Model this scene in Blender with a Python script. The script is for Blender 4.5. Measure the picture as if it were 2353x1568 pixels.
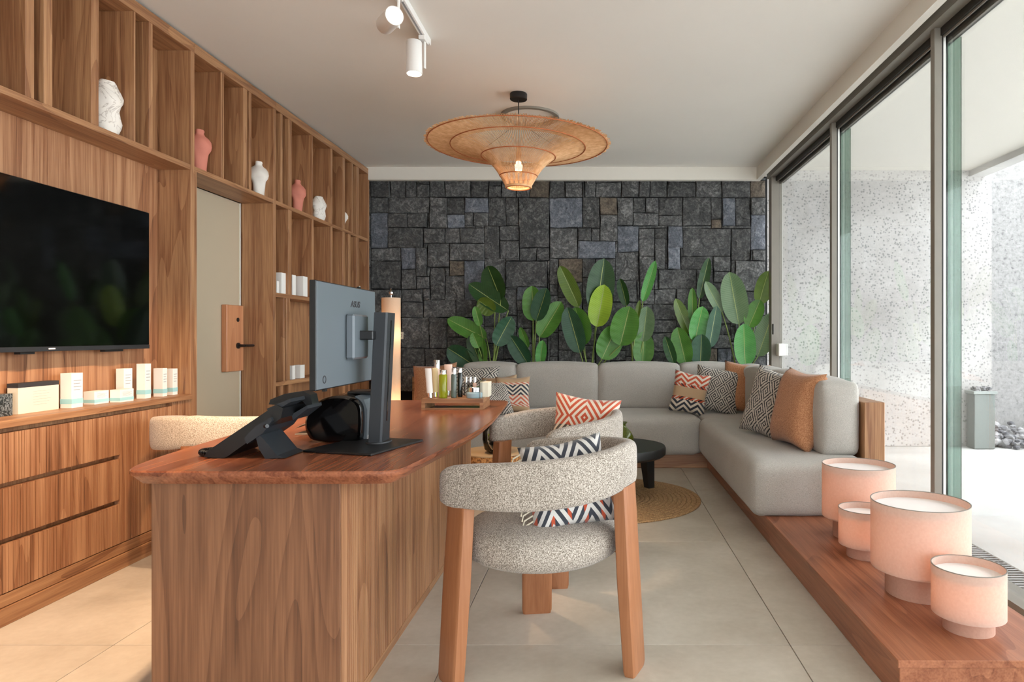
import bpy, bmesh, math, random
from mathutils import Vector, Matrix
R = random.Random(7)
PI = math.pi
for o in list(bpy.data.objects): bpy.data.objects.remove(o, do_unlink=True)
sc = bpy.context.scene
COL = sc.collection
# ------------------------------------------------------------------ camera, sky, sun, exposure
CAMH = 1.088
cd = bpy.data.cameras.new('camera'); cam = bpy.data.objects.new('camera', cd); COL.objects.link(cam)
cam.location = (0, 0, CAMH); cam.rotation_euler = (PI/2, 0, 0)
cd.sensor_width = 36; cd.lens = 1550/2353*36; cd.shift_x = -(1378-1176.5)/2353; cd.shift_y = -(784-772)/2353
cd.clip_start = .05
sc.camera = cam
w = bpy.data.worlds.new('sky'); sc.world = w; w.use_nodes = True
bg = w.node_tree.nodes['Background']; bg.inputs[0].default_value = (.90, .95, 1.0, 1); bg.inputs[1].default_value = 5.4
def sunlamp():
    d = bpy.data.lights.new('sun', 'SUN'); d.energy = .3; d.angle = math.radians(40); d.color = (1, .96, .9)
    o = bpy.data.objects.new('sun', d); COL.objects.link(o); o.rotation_euler = (math.radians(28), math.radians(20), 0)
sunlamp()
vs = sc.view_settings; vs.view_transform = 'Standard'; vs.look = 'None'; vs.exposure = 0.70; vs.gamma = 1; vs.use_curve_mapping = False

# ------------------------------------------------------------------ materials
def lin(r, g, b):
    f = lambda c: (c/255/12.92) if c/255 <= .04045 else ((c/255+.055)/1.055)**2.4
    return (f(r), f(g), f(b), 1)
class N:
    def __init__(s, name, rough=.6):
        s.m = bpy.data.materials.new(name); s.m.use_nodes = True; s.t = s.m.node_tree
        s.b = s.t.nodes['Principled BSDF']; s.b.inputs['Roughness'].default_value = rough
        s.out = s.t.nodes['Material Output']
    def n(s, ty, **k):
        x = s.t.nodes.new(ty)
        for a, v in k.items(): setattr(x, a, v)
        return x
    def l(s, a, b): s.t.links.new(a, b)
    def val(s, inp, v):
        if isinstance(v, (int, float)): inp.default_value = v
        elif isinstance(v, (tuple, list)): inp.default_value = v
        else: s.l(v, inp)
    def math(s, op, a, b=None, c=None):
        x = s.n('ShaderNodeMath', operation=op); s.val(x.inputs[0], a)
        if b is not None: s.val(x.inputs[1], b)
        if c is not None: s.val(x.inputs[2], c)
        return x.outputs[0]
    def mix(s, f, a, b, bt='MIX'):
        x = s.n('ShaderNodeMix', data_type='RGBA', blend_type=bt); s.val(x.inputs['Factor'], f)
        s.val(x.inputs[6], a); s.val(x.inputs[7], b); return x.outputs[2]
    def coord(s, k='Object', rnd=False):
        c = s.n('ShaderNodeTexCoord').outputs[k]
        if rnd:
            oi = s.n('ShaderNodeObjectInfo'); v = s.n('ShaderNodeVectorMath', operation='MULTIPLY_ADD')
            v.inputs[0].default_value = (17, 23, 9); s.l(oi.outputs['Random'], v.inputs[1]); s.l(c, v.inputs[2]); c = v.outputs[0]
        return c
    def map(s, c, sc=(1, 1, 1), rot=(0, 0, 0)):
        m = s.n('ShaderNodeMapping'); s.l(c, m.inputs[0]); m.inputs['Scale'].default_value = sc; m.inputs['Rotation'].default_value = rot
        return m.outputs[0]
    def noise(s, c, scale, det=3, dist=0, rough=.5):
        x = s.n('ShaderNodeTexNoise'); s.l(c, x.inputs['Vector']); x.inputs['Scale'].default_value = scale
        x.inputs['Detail'].default_value = det; x.inputs['Distortion'].default_value = dist; x.inputs['Roughness'].default_value = rough
        return x.outputs[0]
    def ramp(s, f, stops, interp='LINEAR'):
        r = s.n('ShaderNodeValToRGB'); s.l(f, r.inputs[0]); cr = r.color_ramp; cr.interpolation = interp
        while len(cr.elements) < len(stops): cr.elements.new(.5)
        for e, (p, c) in zip(cr.elements, stops): e.position = p; e.color = c if len(c) == 4 else (*c, 1)
        return r.outputs[0]
    def col(s, c): s.val(s.b.inputs['Base Color'], c)
    def bump(s, h, st=.3, d=.002):
        b = s.n('ShaderNodeBump'); s.l(h, b.inputs['Height']); b.inputs['Strength'].default_value = st; b.inputs['Distance'].default_value = d
        s.l(b.outputs[0], s.b.inputs['Normal'])
def plain(name, c, rough=.6, metal=0, noise=0, **k):
    s = N(name, rough); s.b.inputs['Metallic'].default_value = metal
    if noise:
        f = s.noise(s.coord('Object'), noise, 4)
        s.col(s.mix(s.math('MULTIPLY', f, .5), c, tuple(x*.8 for x in c[:3])+(1,)))
        s.bump(f, .15)
    else: s.col(c)
    for a, v in k.items(): s.b.inputs[a.replace('_', ' ')].default_value = v
    return s.m
def wood(name, dark, mid, light, axis='Z', rough=.42, strips=0, fig=1.0):
    s = N(name, rough); c = s.coord('Object', True)
    lo, hi = .7, 30.
    scl = {'Z': (hi, hi, lo), 'Y': (hi, lo, hi), 'X': (lo, hi, hi)}[axis]
    a = s.noise(s.map(c, scl), 1.0, 5, 1.1)
    sc2 = {'Z': (2.2, 2.2, .28), 'Y': (2.2, .28, 2.2), 'X': (.28, 2.2, 2.2)}[axis]
    big = s.noise(s.map(c, sc2), 1.4, 2, .6)
    rings = s.math('FRACT', s.math('MULTIPLY', big, 9.0*fig))
    rings = s.math('MULTIPLY', s.math('POWER', rings, 2.2), .55)
    fine = s.noise(s.map(c, {'Z': (160, 160, 5), 'Y': (160, 5, 160), 'X': (5, 160, 160)}[axis]), 1, 2)
    f = s.math('ADD', s.math('MULTIPLY', s.math('ADD', s.math('MULTIPLY', a, .6), .2), .75), s.math('MULTIPLY', fine, .34))
    f = s.math('SUBTRACT', f, s.math('MULTIPLY', rings, .22))
    if strips:
        sp = s.n('ShaderNodeSeparateXYZ'); s.l(c, sp.inputs[0])
        u = s.math('FLOOR', s.math('MULTIPLY', s.math('ADD', sp.outputs[0], sp.outputs[1]), strips))
        wn = s.n('ShaderNodeTexWhiteNoise', noise_dimensions='1D'); s.l(u, wn.inputs['W'])
        f = s.math('ADD', f, s.math('MULTIPLY', s.math('SUBTRACT', wn.outputs[0], .5), .13))
    s.col(s.ramp(f, [(.22, dark), (.42, mid), (.66, light)]))
    s.bump(fine, .12, .001)
    return s.m
WD, WM, WL = lin(78, 49, 32), lin(138, 94, 63), lin(182, 138, 98)
M = {}
M['woodZ'] = wood('walnut_vertical', WD, WM, WL)
M['woodY'] = wood('walnut_lengthwise', WD, WM, WL, 'Y')
M['woodX'] = wood('walnut_crosswise', WD, WM, WL, 'X')
M['strip'] = wood('walnut_strip_veneer', WD, lin(144, 97, 66), lin(184, 138, 101), strips=38)
M['desktop'] = wood('walnut_desktop', lin(66, 34, 24), lin(118, 66, 45), lin(158, 98, 68), 'Y', .27)
M['platform'] = wood('walnut_platform', lin(84, 46, 32), lin(140, 84, 58), lin(176, 116, 84), 'Y', .34)
M['deskfront'] = wood('walnut_panel', lin(62, 38, 25), lin(106, 69, 46), lin(140, 97, 68), fig=1.5)
M['plain_wood'] = wood('stained_oak', lin(122, 74, 44), lin(150, 97, 62), lin(168, 114, 78), fig=.4)
M['door_wood'] = wood('handle_wood', lin(140, 84, 54), lin(178, 118, 80), lin(200, 142, 102), fig=.7)
M['ceil'] = plain('ceiling_paint', lin(236, 232, 224), .9, noise=1.2)
M['trim'] = plain('trim_paint', lin(226, 222, 212), .8)
M['plaster'] = plain('plaster_paint', lin(205, 198, 186), .9, noise=3)
def tilemat():
    s = N('stone_tile', .48); c = s.coord('Object', True)
    a = s.noise(c, 2.2, 6, .4, .6); b = s.noise(c, 38, 3)
    f = s.math('ADD', s.math('MULTIPLY', a, .8), s.math('MULTIPLY', b, .2))
    s.col(s.ramp(f, [(.3, lin(176, 166, 150)), (.7, lin(208, 200, 186))])); s.bump(b, .06, .001); return s.m
M['tile'] = tilemat()
M['grout'] = plain('grout', lin(140, 130, 116), .9, noise=30)
def stonemat(name, a, b, c3):
    s = N(name, .85); c = s.coord('Object', True)
    n1 = s.noise(c, 11, 8, 1.2, .7); n2 = s.noise(c, 48, 6, .6, .75); n3 = s.noise(c, 4, 2)
    f = s.math('ADD', s.math('MULTIPLY', n1, .5), s.math('MULTIPLY', n2, .5))
    oi = s.n('ShaderNodeObjectInfo')
    colr = s.ramp(f, [(.34, a), (.5, b), (.66, c3)])
    k = s.math('ADD', s.math('MULTIPLY', oi.outputs['Random'], .5), .75)
    x = s.n('ShaderNodeVectorMath', operation='SCALE'); s.l(colr, x.inputs[0]); s.l(k, x.inputs['Scale'])
    s.col(x.outputs[0]); s.bump(s.math('ADD', n1, s.math('MULTIPLY', n2, .5)), 1.0, .03); return s.m
M['stone'] = stonemat('basalt', lin(40, 42, 43), lin(94, 95, 95), lin(164, 164, 162))
M['stone_blue'] = stonemat('basalt_blue', lin(70, 76, 84), lin(120, 126, 136), lin(176, 180, 188))
M['stone_brown'] = stonemat('basalt_brown', lin(66, 58, 50), lin(112, 102, 90), lin(158, 146, 128))
M['joint'] = plain('joint_mortar', lin(26, 26, 27), .95)
def fabric(name, a, b, c3, scale=260, bump=.5, rough=.95):
    s = N(name, rough); c = s.coord('Object')
    n1 = s.noise(c, scale, 2, .3); n2 = s.noise(c, 5, 3)
    s.col(s.ramp(s.math('ADD', n1, s.math('MULTIPLY', s.math('SUBTRACT', n2, .5), .15)), [(.36, a), (.5, b), (.62, c3)]))
    s.bump(n1, bump, .003); s.b.inputs['Sheen Weight'].default_value = .2; return s.m
M['boucle'] = fabric('boucle_grey', lin(106, 96, 86), lin(156, 146, 134), lin(200, 191, 180), 330)
M['boucle_warm'] = fabric('boucle_cream', lin(150, 134, 114), lin(192, 176, 156), lin(222, 210, 194), 330)
M['sofa'] = fabric('sofa_linen', lin(158, 153, 145), lin(174, 169, 161), lin(188, 184, 176), 420, .2)
M['piping'] = fabric('sofa_piping', lin(112, 108, 100), lin(128, 124, 116), lin(140, 136, 128), 420, .1)
M['cognac'] = fabric('cognac_fabric', lin(150, 98, 64), lin(178, 122, 84), lin(200, 148, 110), 260, .4)
M['shade'] = None
def uvpat(name, style):
    s = N(name, .9); uv = s.coord('UV'); sp = s.n('ShaderNodeSeparateXYZ'); s.l(uv, sp.inputs[0]); u, v = sp.outputs[0], sp.outputs[1]
    def tri(x): return s.math('MULTIPLY', s.math('ABSOLUTE', s.math('SUBTRACT', s.math('FRACT', x), .5)), 2)
    cream, navy, org, tan, black = lin(226, 214, 196), lin(58, 62, 72), lin(196, 84, 52), lin(196, 164, 128), lin(46, 46, 50)
    if style == 'kilim':
        t = tri(s.math('MULTIPLY', u, 2.5)); av = s.math('ABSOLUTE', s.math('SUBTRACT', v, .5))
        g = s.math('FRACT', s.math('ADD', s.math('MULTIPLY', av, 7.5), s.math('MULTIPLY', t, 1.1)))
        dk = s.mix(s.math('GREATER_THAN', v, .5), navy, org)
        base = s.mix(s.math('GREATER_THAN', g, .5), dk, cream)
        sg = s.math('GREATER_THAN', s.math('FRACT', s.math('ADD', s.math('MULTIPLY', u, 7), s.math('MULTIPLY', av, 12))), .55)
        band = s.mix(sg, org, s.mix(s.math('GREATER_THAN', tri(s.math('MULTIPLY', u, 3.5)), .5), cream, black))
        base = s.mix(s.math('LESS_THAN', av, .20), base, band)
        base = s.mix(s.math('LESS_THAN', av, .125), base, tan)
    elif style == 'kilim_top':
        t = tri(s.math('MULTIPLY', u, 2)); 
        g = s.math('FRACT', s.math('ADD', s.math('MULTIPLY', v, 8), s.math('MULTIPLY', t, 1.6)))
        dk = s.mix(s.math('GREATER_THAN', v, .48), lin(206, 112, 88), navy)
        base = s.mix(s.math('GREATER_THAN', g, .5), dk, cream)
        sg = s.math('GREATER_THAN', s.math('FRACT', s.math('ADD', s.math('MULTIPLY', u, 6), s.math('MULTIPLY', v, 14))), .5)
        base = s.mix(s.math('GREATER_THAN', s.math('ABSOLUTE', s.math('SUBTRACT', v, .5)), .28), base, s.mix(sg, lin(206, 112, 88), cream))
        base = s.mix(s.math('GREATER_THAN', s.math('ABSOLUTE', s.math('SUBTRACT', v, .5)), .34), base, tan)
    elif style == 'diamond':
        d = s.math('ADD', tri(s.math('MULTIPLY', u, 2.0)), tri(s.math('MULTIPLY', v, 1.5)))
        g = s.math('GREATER_THAN', s.math('FRACT', s.math('MULTIPLY', d, 2.6)), .5)
        dk = s.mix(s.math('GREATER_THAN', v, .52), lin(84, 76, 68), org)
        base = s.mix(g, cream, dk)
    elif style == 'navy':
        d = s.math('ADD', s.math('MULTIPLY', tri(s.math('MULTIPLY', u, 2.2)), 1.0), s.math('MULTIPLY', v, 2.6))
        g = s.math('GREATER_THAN', s.math('FRACT', s.math('MULTIPLY', d, 2.2)), .5)
        dk = s.mix(s.math('LESS_THAN', s.math('FRACT', s.math('MULTIPLY', u, 5)), .22), navy, org)
        base = s.mix(g, lin(222, 220, 216), s.mix(s.math('LESS_THAN', v, .34), navy, dk))
        av = s.math('ABSOLUTE', s.math('SUBTRACT', v, .36))
        sg = s.math('GREATER_THAN', s.math('FRACT', s.math('ADD', s.math('MULTIPLY', u, 7), s.math('MULTIPLY', av, 14))), .5)
        base = s.mix(s.math('LESS_THAN', av, .05), base, s.mix(sg, org, black))
    else:  # brushed basket weave dashes
        c = s.map(uv, (7.5, 7.5, 1)); ck = s.n('ShaderNodeTexChecker'); s.l(uv, ck.inputs[0]); ck.inputs['Scale'].default_value = 6
        def wv(rot):
            x = s.n('ShaderNodeTexWave'); s.l(s.map(uv, (1, 1, 1), (0, 0, rot)), x.inputs[0]); x.inputs['Scale'].default_value = 6.5
            x.inputs['Distortion'].default_value = 1.6; x.inputs['Detail'].default_value = 1; x.inputs['Detail Scale'].default_value = 5; return x.outputs[1]
        f = s.n('ShaderNodeMix', data_type='FLOAT'); s.l(ck.outputs[1], f.inputs[0]); s.l(wv(.75), f.inputs[2]); s.l(wv(-.6), f.inputs[3])
        base = s.ramp(f.outputs[0], [(.30, black), (.42, lin(208, 200, 188))])
    wv2 = s.noise(s.map(uv, (1, 1, 1)), 90, 2)
    s.col(s.mix(s.math('MULTIPLY', wv2, .3), base, lin(120, 104, 92), 'MULTIPLY'))
    s.bump(wv2, .3, .002); s.b.inputs['Sheen Weight'].default_value = .15
    return s.m
for k in ('kilim', 'kilim_top', 'diamond', 'navy', 'weave'): M[k] = uvpat(k+'_textile', k)
def leafmat(name, a, b):
    s = N(name, .38); uv = s.coord('UV'); sp = s.n('ShaderNodeSeparateXYZ'); s.l(uv, sp.inputs[0])
    d = s.math('ABSOLUTE', s.math('SUBTRACT', sp.outputs[0], .5))
    r = s.math('FRACT', s.math('SUBTRACT', s.math('MULTIPLY', sp.outputs[1], 24), s.math('MULTIPLY', d, 5)))
    rib = s.math('LESS_THAN', r, .16); mid = s.math('LESS_THAN', d, .013)
    n = s.noise(s.coord('Object', True), 9, 3)
    c = s.mix(n, a, b); c = s.mix(s.math('MULTIPLY', rib, .5), c, tuple(x*.45 for x in a[:3])+(1,))
    c = s.mix(mid, c, lin(170, 184, 110)); s.col(c); s.bump(s.math('SUBTRACT', 1.0, rib), .25, .003)
    tr = s.n('ShaderNodeBsdfTranslucent'); s.val(tr.inputs[0], c); mx = s.n('ShaderNodeMixShader'); mx.inputs[0].default_value = .22
    s.l(s.b.outputs[0], mx.inputs[1]); s.l(tr.outputs[0], mx.inputs[2]); s.l(mx.outputs[0], s.out.inputs[0]); return s.m
LEAF = {'g': leafmat('leaf_green', lin(64, 118, 44), lin(104, 160, 66)), 'd': leafmat('leaf_dark', lin(28, 66, 30), lin(50, 92, 40)),
        't': leafmat('leaf_teal', lin(34, 76, 54), lin(62, 106, 74)), 'y': leafmat('leaf_lime', lin(142, 184, 40), lin(184, 214, 66)),
        'o': leafmat('leaf_olive', lin(80, 108, 34), lin(112, 138, 52)), 'p': leafmat('leaf_pale', lin(96, 128, 88), lin(130, 156, 116)),
        'b': leafmat('leaf_bright', lin(68, 148, 66), lin(104, 178, 86))}
M['stem'] = plain('stem_green', lin(128, 148, 72), .5, noise=20)
M['black'] = plain('black_plastic', lin(17, 18, 20), .38)
M['blackgloss'] = plain('black_gloss', lin(8, 8, 9), .08)
M['charcoal'] = plain('charcoal_plastic', lin(31, 35, 40), .5)
M['screenback'] = plain('grey_plastic', lin(94, 102, 108), .42)
M['blackwood'] = plain('black_stained_wood', lin(34, 35, 34), .5, noise=25)
M['screen'] = plain('screen_glass', lin(4, 5, 5), .06)
M['frame'] = plain('window_aluminium', lin(134, 128, 118), .45, noise=12)
M['frame_dark'] = plain('window_track', lin(36, 34, 30), .5)
M['seal'] = plain('white_seal', lin(228, 228, 222), .5)
M['white'] = plain('white_enamel', lin(232, 230, 226), .4)
M['chrome'] = plain('chrome', lin(220, 220, 220), .12, 1)
M['greydoor'] = plain('greige_lacquer', lin(184, 170, 146), .5, noise=2)
M['card'] = plain('white_card', lin(232, 230, 224), .7)
M['cream'] = plain('cream_card', lin(222, 214, 192), .7)
M['aqua'] = plain('aqua_print', lin(156, 206, 210), .7)
M['ink'] = plain('dark_print', lin(46, 44, 46), .7)
M['ink_pale'] = plain('grey_print', lin(150, 152, 154), .7)
M['white_clay'] = plain('white_ceramic', lin(228, 222, 212), .65, noise=14)
M['pink_clay'] = plain('terracotta_pink', lin(204, 126, 106), .75, noise=14)
M['marble'] = None
def marble():
    s = N('black_marble', .3); n = s.noise(s.coord('Object'), 24, 5, 3)
    s.col(s.ramp(n, [(.42, lin(38, 44, 46)), (.5, lin(128, 136, 138)), (.56, lin(44, 50, 52))])); M['marble'] = s.m
    s = N('veined_ceramic', .6); n = s.noise(s.coord('Object'), 9, 4, 2.5)
    s.col(s.ramp(n, [(.47, lin(228, 222, 212)), (.5, lin(186, 176, 164)), (.53, lin(230, 224, 214))])); M['veined'] = s.m
    s = N('cork', .85); n = s.noise(s.coord('Object'), 70, 4, .8); s.col(s.ramp(n, [(.4, lin(120, 74, 34)), (.56, lin(198, 142, 84))])); s.bump(n, .5, .003); M['cork'] = s.m
    s = N('jute_braid', .95); c = s.coord('Object'); n = s.noise(c, 120, 3); s.col(s.ramp(n, [(.35, lin(142, 106, 68)), (.65, lin(202, 166, 120))])); s.bump(n, .8, .004); M['jute'] = s.m
    s = N('rattan_cane', .6); n = s.noise(s.coord('Object'), 30, 3); s.col(s.ramp(n, [(.3, lin(212, 158, 108)), (.7, lin(238, 194, 146))])); M['rattan'] = s.m
    s = N('rattan_binding', .7); s.col(lin(176, 100, 54)); M['binding'] = s.m
    s = N('speckled_concrete', .9); c = s.coord('Object'); v = s.n('ShaderNodeTexVoronoi'); s.l(c, v.inputs['Vector']); v.inputs['Scale'].default_value = 36
    d = s.math('LESS_THAN', s.math('ADD', v.outputs['Distance'], s.math('MULTIPLY', s.noise(c, 14, 3), .5)), .54)
    n = s.noise(c, 1.1, 5); base = s.ramp(n, [(.35, lin(178, 174, 170)), (.65, lin(208, 205, 202))])
    s.col(s.mix(s.math('MULTIPLY', d, .6), base, lin(104, 102, 106))); s.bump(s.noise(c, 45, 5, 0, .7), .7, .01); M['concrete'] = s.m
    s = N('gunite', .95); c = s.coord('Object'); n = s.noise(c, 30, 6, .4, .8); s.col(s.ramp(n, [(.32, lin(90, 90, 92)), (.45, lin(160, 158, 156)), (.7, lin(186, 184, 182))])); s.bump(n, .8, .02); M['gunite'] = s.m
    s = N('terrace_concrete', .8); c = s.coord('Object'); n = s.noise(c, 1.6, 6); s.col(s.ramp(n, [(.3, lin(196, 194, 190)), (.7, lin(222, 221, 218))])); M['terrace'] = s.m
    s = N('gravel_stone', .8); oi = s.noise(s.coord('Object'), 7, 2); s.col(s.ramp(oi, [(.35, lin(86, 86, 92)), (.65, lin(190, 188, 188))])); M['gravel'] = s.m
    s = N('moss', .9); n = s.noise(s.coord('Object'), 60, 3); s.col(s.ramp(n, [(.35, lin(70, 90, 20)), (.65, lin(150, 170, 50))])); s.bump(n, 1, .01); M['moss'] = s.m
marble()
def glass(name, tint, fac=.06, rough=0.0):
    m = bpy.data.materials.new(name); m.use_nodes = True; t = m.node_tree; t.nodes.clear()
    o = t.nodes.new('ShaderNodeOutputMaterial'); tr = t.nodes.new('ShaderNodeBsdfTransparent'); tr.inputs[0].default_value = tint
    g = t.nodes.new('ShaderNodeBsdfGlossy'); g.inputs['Roughness'].default_value = rough
    lw = t.nodes.new('ShaderNodeFresnel'); lw.inputs[0].default_value = 1.45
    a = t.nodes.new('ShaderNodeMath'); a.operation = 'MULTIPLY'; a.inputs[1].default_value = fac; t.links.new(lw.outputs[0], a.inputs[0])
    mx = t.nodes.new('ShaderNodeMixShader'); t.links.new(a.outputs[0], mx.inputs[0]); t.links.new(tr.outputs[0], mx.inputs[1]); t.links.new(g.outputs[0], mx.inputs[2])
    t.links.new(mx.outputs[0], o.inputs[0]); return m
M['pane'] = glass('clear_pane', (.87, .875, .87, 1), .40)
M['fin_glass'] = glass('green_glass', (.50, .62, .57, 1), 1.0)
M['acrylic'] = glass('clear_acrylic', (.95, .96, .96, 1), 1.2)
M['green_glass'] = plain('olive_glass', lin(128, 140, 30), .05, Transmission_Weight=.75, IOR=1.45)
M['liquid_green'] = plain('green_liquid', lin(172, 180, 40), .08, Transmission_Weight=.5, IOR=1.4)
M['liquid_grey'] = plain('grey_liquid', lin(120, 136, 130), .08, Transmission_Weight=.5, IOR=1.4)
M['liquid_dark'] = plain('dark_liquid', lin(30, 34, 30), .1)
M['blue_glass'] = plain('blue_jar_glass', lin(176, 204, 212), .1, Transmission_Weight=.3, IOR=1.4)
M['peach'] = plain('blush_tube', lin(230, 200, 184), .45)
M['ivory'] = plain('ivory_tube', lin(226, 206, 158), .4)
def emit(name, c, s_):
    s = N(name); s.col(c); s.b.inputs['Emission Color'].default_value = c; s.b.inputs['Emission Strength'].default_value = s_; return s.m
M['bulb'] = emit('warm_filament', lin(255, 206, 140), 6)
M['lens'] = emit('spot_lens', lin(255, 238, 214), 14)
def shade(name, c, tw, c2):
    s = N(name, .9); n = s.noise(s.coord('Object'), 110, 3); cc = s.mix(n, c, c2); s.col(cc); s.bump(n, .2, .002)
    tr = s.n('ShaderNodeBsdfTranslucent'); s.val(tr.inputs[0], cc); mx = s.n('ShaderNodeMixShader'); mx.inputs[0].default_value = tw
    s.l(s.b.outputs[0], mx.inputs[1]); s.l(tr.outputs[0], mx.inputs[2]); s.l(mx.outputs[0], s.out.inputs[0]); return s.m
M['shade'] = shade('blush_linen_shade', lin(236, 212, 198), .38, lin(222, 192, 176))
M['shadebase'] = shade('blush_linen_base', lin(220, 180, 160), .25, lin(202, 158, 138))
M['paper'] = shade('cream_paper_shade', lin(244, 226, 202), .4, lin(238, 218, 192))
M['diffuser'] = shade('white_diffuser', lin(246, 244, 243), .16, lin(246, 244, 243))

# ------------------------------------------------------------------ mesh building
def V(*a): return Vector(a)
class B:
    def __init__(s): s.bm = bmesh.new(); s.uv = None
    def box(s, x0, x1, y0, y1, z0, z1, bev=0, seg=1):
        vs_ = [s.bm.verts.new((x, y, z)) for z in (z0, z1) for y in (y0, y1) for x in (x0, x1)]
        fs = [(0, 2, 3, 1), (4, 5, 7, 6), (0, 1, 5, 4), (2, 6, 7, 3), (0, 4, 6, 2), (1, 3, 7, 5)]
        f = [s.bm.faces.new([vs_[i] for i in q]) for q in fs]
        if bev:
            es = list({e for q in f for e in q.edges})
            bmesh.ops.bevel(s.bm, geom=es, offset=bev, segments=seg, affect='EDGES', profile=.6)
        return s
    def rings(s, rings, cap=True, close=True):
        vr = [[s.bm.verts.new(p) for p in r] for r in rings]; n = len(vr[0])
        for a, b in zip(vr, vr[1:]):
            for i in range(n if close else n-1):
                j = (i+1) % n; s.bm.faces.new((a[i], a[j], b[j], b[i]))
        if cap and close:
            s.bm.faces.new(vr[0][::-1]); s.bm.faces.new(vr[-1])
        return s
    def prism(s, poly, z0, z1):
        return s.rings([[(x, y, z) for x, y in poly] for z in (z0, z1)])
    def lathe(s, prof, n=32, c=(0, 0, 0), cap=True, M4=None, sx=1, sy=1):
        rr = []
        for r, z in prof:
            ring = []
            for i in range(n):
                p = V(math.cos(2*PI*i/n)*r*sx, math.sin(2*PI*i/n)*r*sy, z)
                if M4: p = M4 @ p
                ring.append(p+V(*c))
            rr.append(ring)
        return s.rings(rr, cap)
    def tube(s, pts, r, n=8, cap=True):
        pts = [V(*p) for p in pts]; rr = []; up = V(0, 0, 1)
        for i, p in enumerate(pts):
            t = (pts[min(i+1, len(pts)-1)]-pts[max(i-1, 0)]).normalized()
            a = t.cross(up if abs(t.z) < .9 else V(0, 1, 0)).normalized(); b = a.cross(t)
            ri = r[i] if isinstance(r, (list, tuple)) else r
            rr.append([p+a*math.cos(2*PI*k/n)*ri+b*math.sin(2*PI*k/n)*ri for k in range(n)])
        return s.rings(rr, cap)
    def soft(s, x0, x1, y0, y1, z0, z1, r=.05, puff=.015, n=10, wob=0):
        c = V((x0+x1)/2, (y0+y1)/2, (z0+z1)/2); h = V((x1-x0)/2, (y1-y0)/2, (z1-z0)/2); cache = {}
        ph = R.random()*9
        def vert(p):
            k = tuple(round(q, 5) for q in p)
            if k in cache: return cache[k]
            q = V(*[p[i]*h[i] for i in range(3)]); inn = V(*[max(-(h[i]-r), min(h[i]-r, q[i])) for i in range(3)])
            d = q-inn
            if d.length > 1e-6: q = inn+d.normalized()*r*min(1, max(abs(d[0]), abs(d[1]), abs(d[2]))/r)
            for i in range(3):
                j, k2 = (i+1) % 3, (i+2) % 3
                if abs(p[i]) > .99: q[i] += math.copysign(puff, p[i])*(1-p[j]**2)*(1-p[k2]**2)
            if wob: q += V(1, 1, 1)*wob*math.sin(q.x*23+ph)*math.sin(q.y*19+ph)*math.sin(q.z*27)
            cache[k] = s.bm.verts.new(c+q); return cache[k]
        # denser near edges
        g = []
        for i in range(n+1):
            t = -1+2*i/n; g.append(math.copysign(1-(1-abs(t))**1.5, t) if t else 0)
        for ax in range(3):
            for sg in (-1, 1):
                for i in range(n):
                    for j in range(n):
                        q = []
                        for (a, b) in ((i, j), (i+1, j), (i+1, j+1), (i, j+1)):
                            p = [0, 0, 0]; p[ax] = sg; p[(ax+1) % 3] = g[a]; p[(ax+2) % 3] = g[b]; q.append(vert(p))
                        s.bm.faces.new(q if sg > 0 else q[::-1])
        return s
    def pillow(s, wd, ht, th, n=18, pinch=.10, bend=0):
        """cushion in local XZ plane, facing -Y; uv over it"""
        uvl = s.bm.loops.layers.uv.verify()
        def P(u, v, sg):
            k = 1-pinch*(1-abs(v)**1.6) ; k2 = 1-pinch*(1-abs(u)**1.6)
            e = max(0, (1-u**4)*(1-v**4))**.55
            return V(u*wd/2*k if abs(u) > .0 else 0, sg*th/2*e + bend*(u*u), v*ht/2*k2)
        for sg in (-1, 1):
            gr = [[s.bm.verts.new(P(-1+2*i/n, -1+2*j/n, sg)) for j in range(n+1)] for i in range(n+1)]
            for i in range(n):
                for j in range(n):
                    q = [(i, j), (i+1, j), (i+1, j+1), (i, j+1)]
                    if sg > 0: q = q[::-1]
                    f = s.bm.faces.new([gr[a][b] for a, b in q])
                    for lp, (a, b) in zip(f.loops, q): lp[uvl].uv = (a/n, b/n)
        bmesh.ops.remove_doubles(s.bm, verts=s.bm.verts, dist=1e-5)
        return s
    def build(s, name, mat, parent=None, smooth=False, local=False, autoc=True):
        bm = s.bm
        bmesh.ops.recalc_face_normals(bm, faces=bm.faces)
        me = bpy.data.meshes.new(name)
        off = V(0, 0, 0)
        if not local:
            if parent is not None:
                p = parent
                while p is not None: off += p.location; p = p.parent
            elif autoc:
                xs = [v.co for v in bm.verts]
                off = V((min(v.x for v in xs)+max(v.x for v in xs))/2, (min(v.y for v in xs)+max(v.y for v in xs))/2, min(v.z for v in xs))
            bmesh.ops.translate(bm, verts=bm.verts, vec=-off)
        bm.to_mesh(me); bm.free()
        if smooth:
            me.shade_smooth()
            if smooth != 'all': me.set_sharp_from_angle(angle=math.radians(38))
        me.materials.append(mat)
        o = bpy.data.objects.new(name, me); COL.objects.link(o)
        if parent is not None: o.parent = parent
        elif not local: o.location = off
        return o
def tag(o, label=None, cat=None, group=None, kind=None):
    for k, v in (('label', label), ('category', cat), ('group', group), ('kind', kind)):
        if v: o[k] = v
    return o
def thing(name, loc, label, cat, group=None, rz=0):
    o = bpy.data.objects.new(name, None); o.empty_display_size = .1; COL.objects.link(o); o.location = loc; o.rotation_euler = (0, 0, rz)
    return tag(o, label, cat, group)
def clone(o, parent=None):
    c = o.copy(); COL.objects.link(c)
    if parent is not None: c.parent = parent
    for ch in list(o.children): clone(ch, c)
    return c
def box(*a, bev=0): return B().box(*a, bev=bev)

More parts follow.
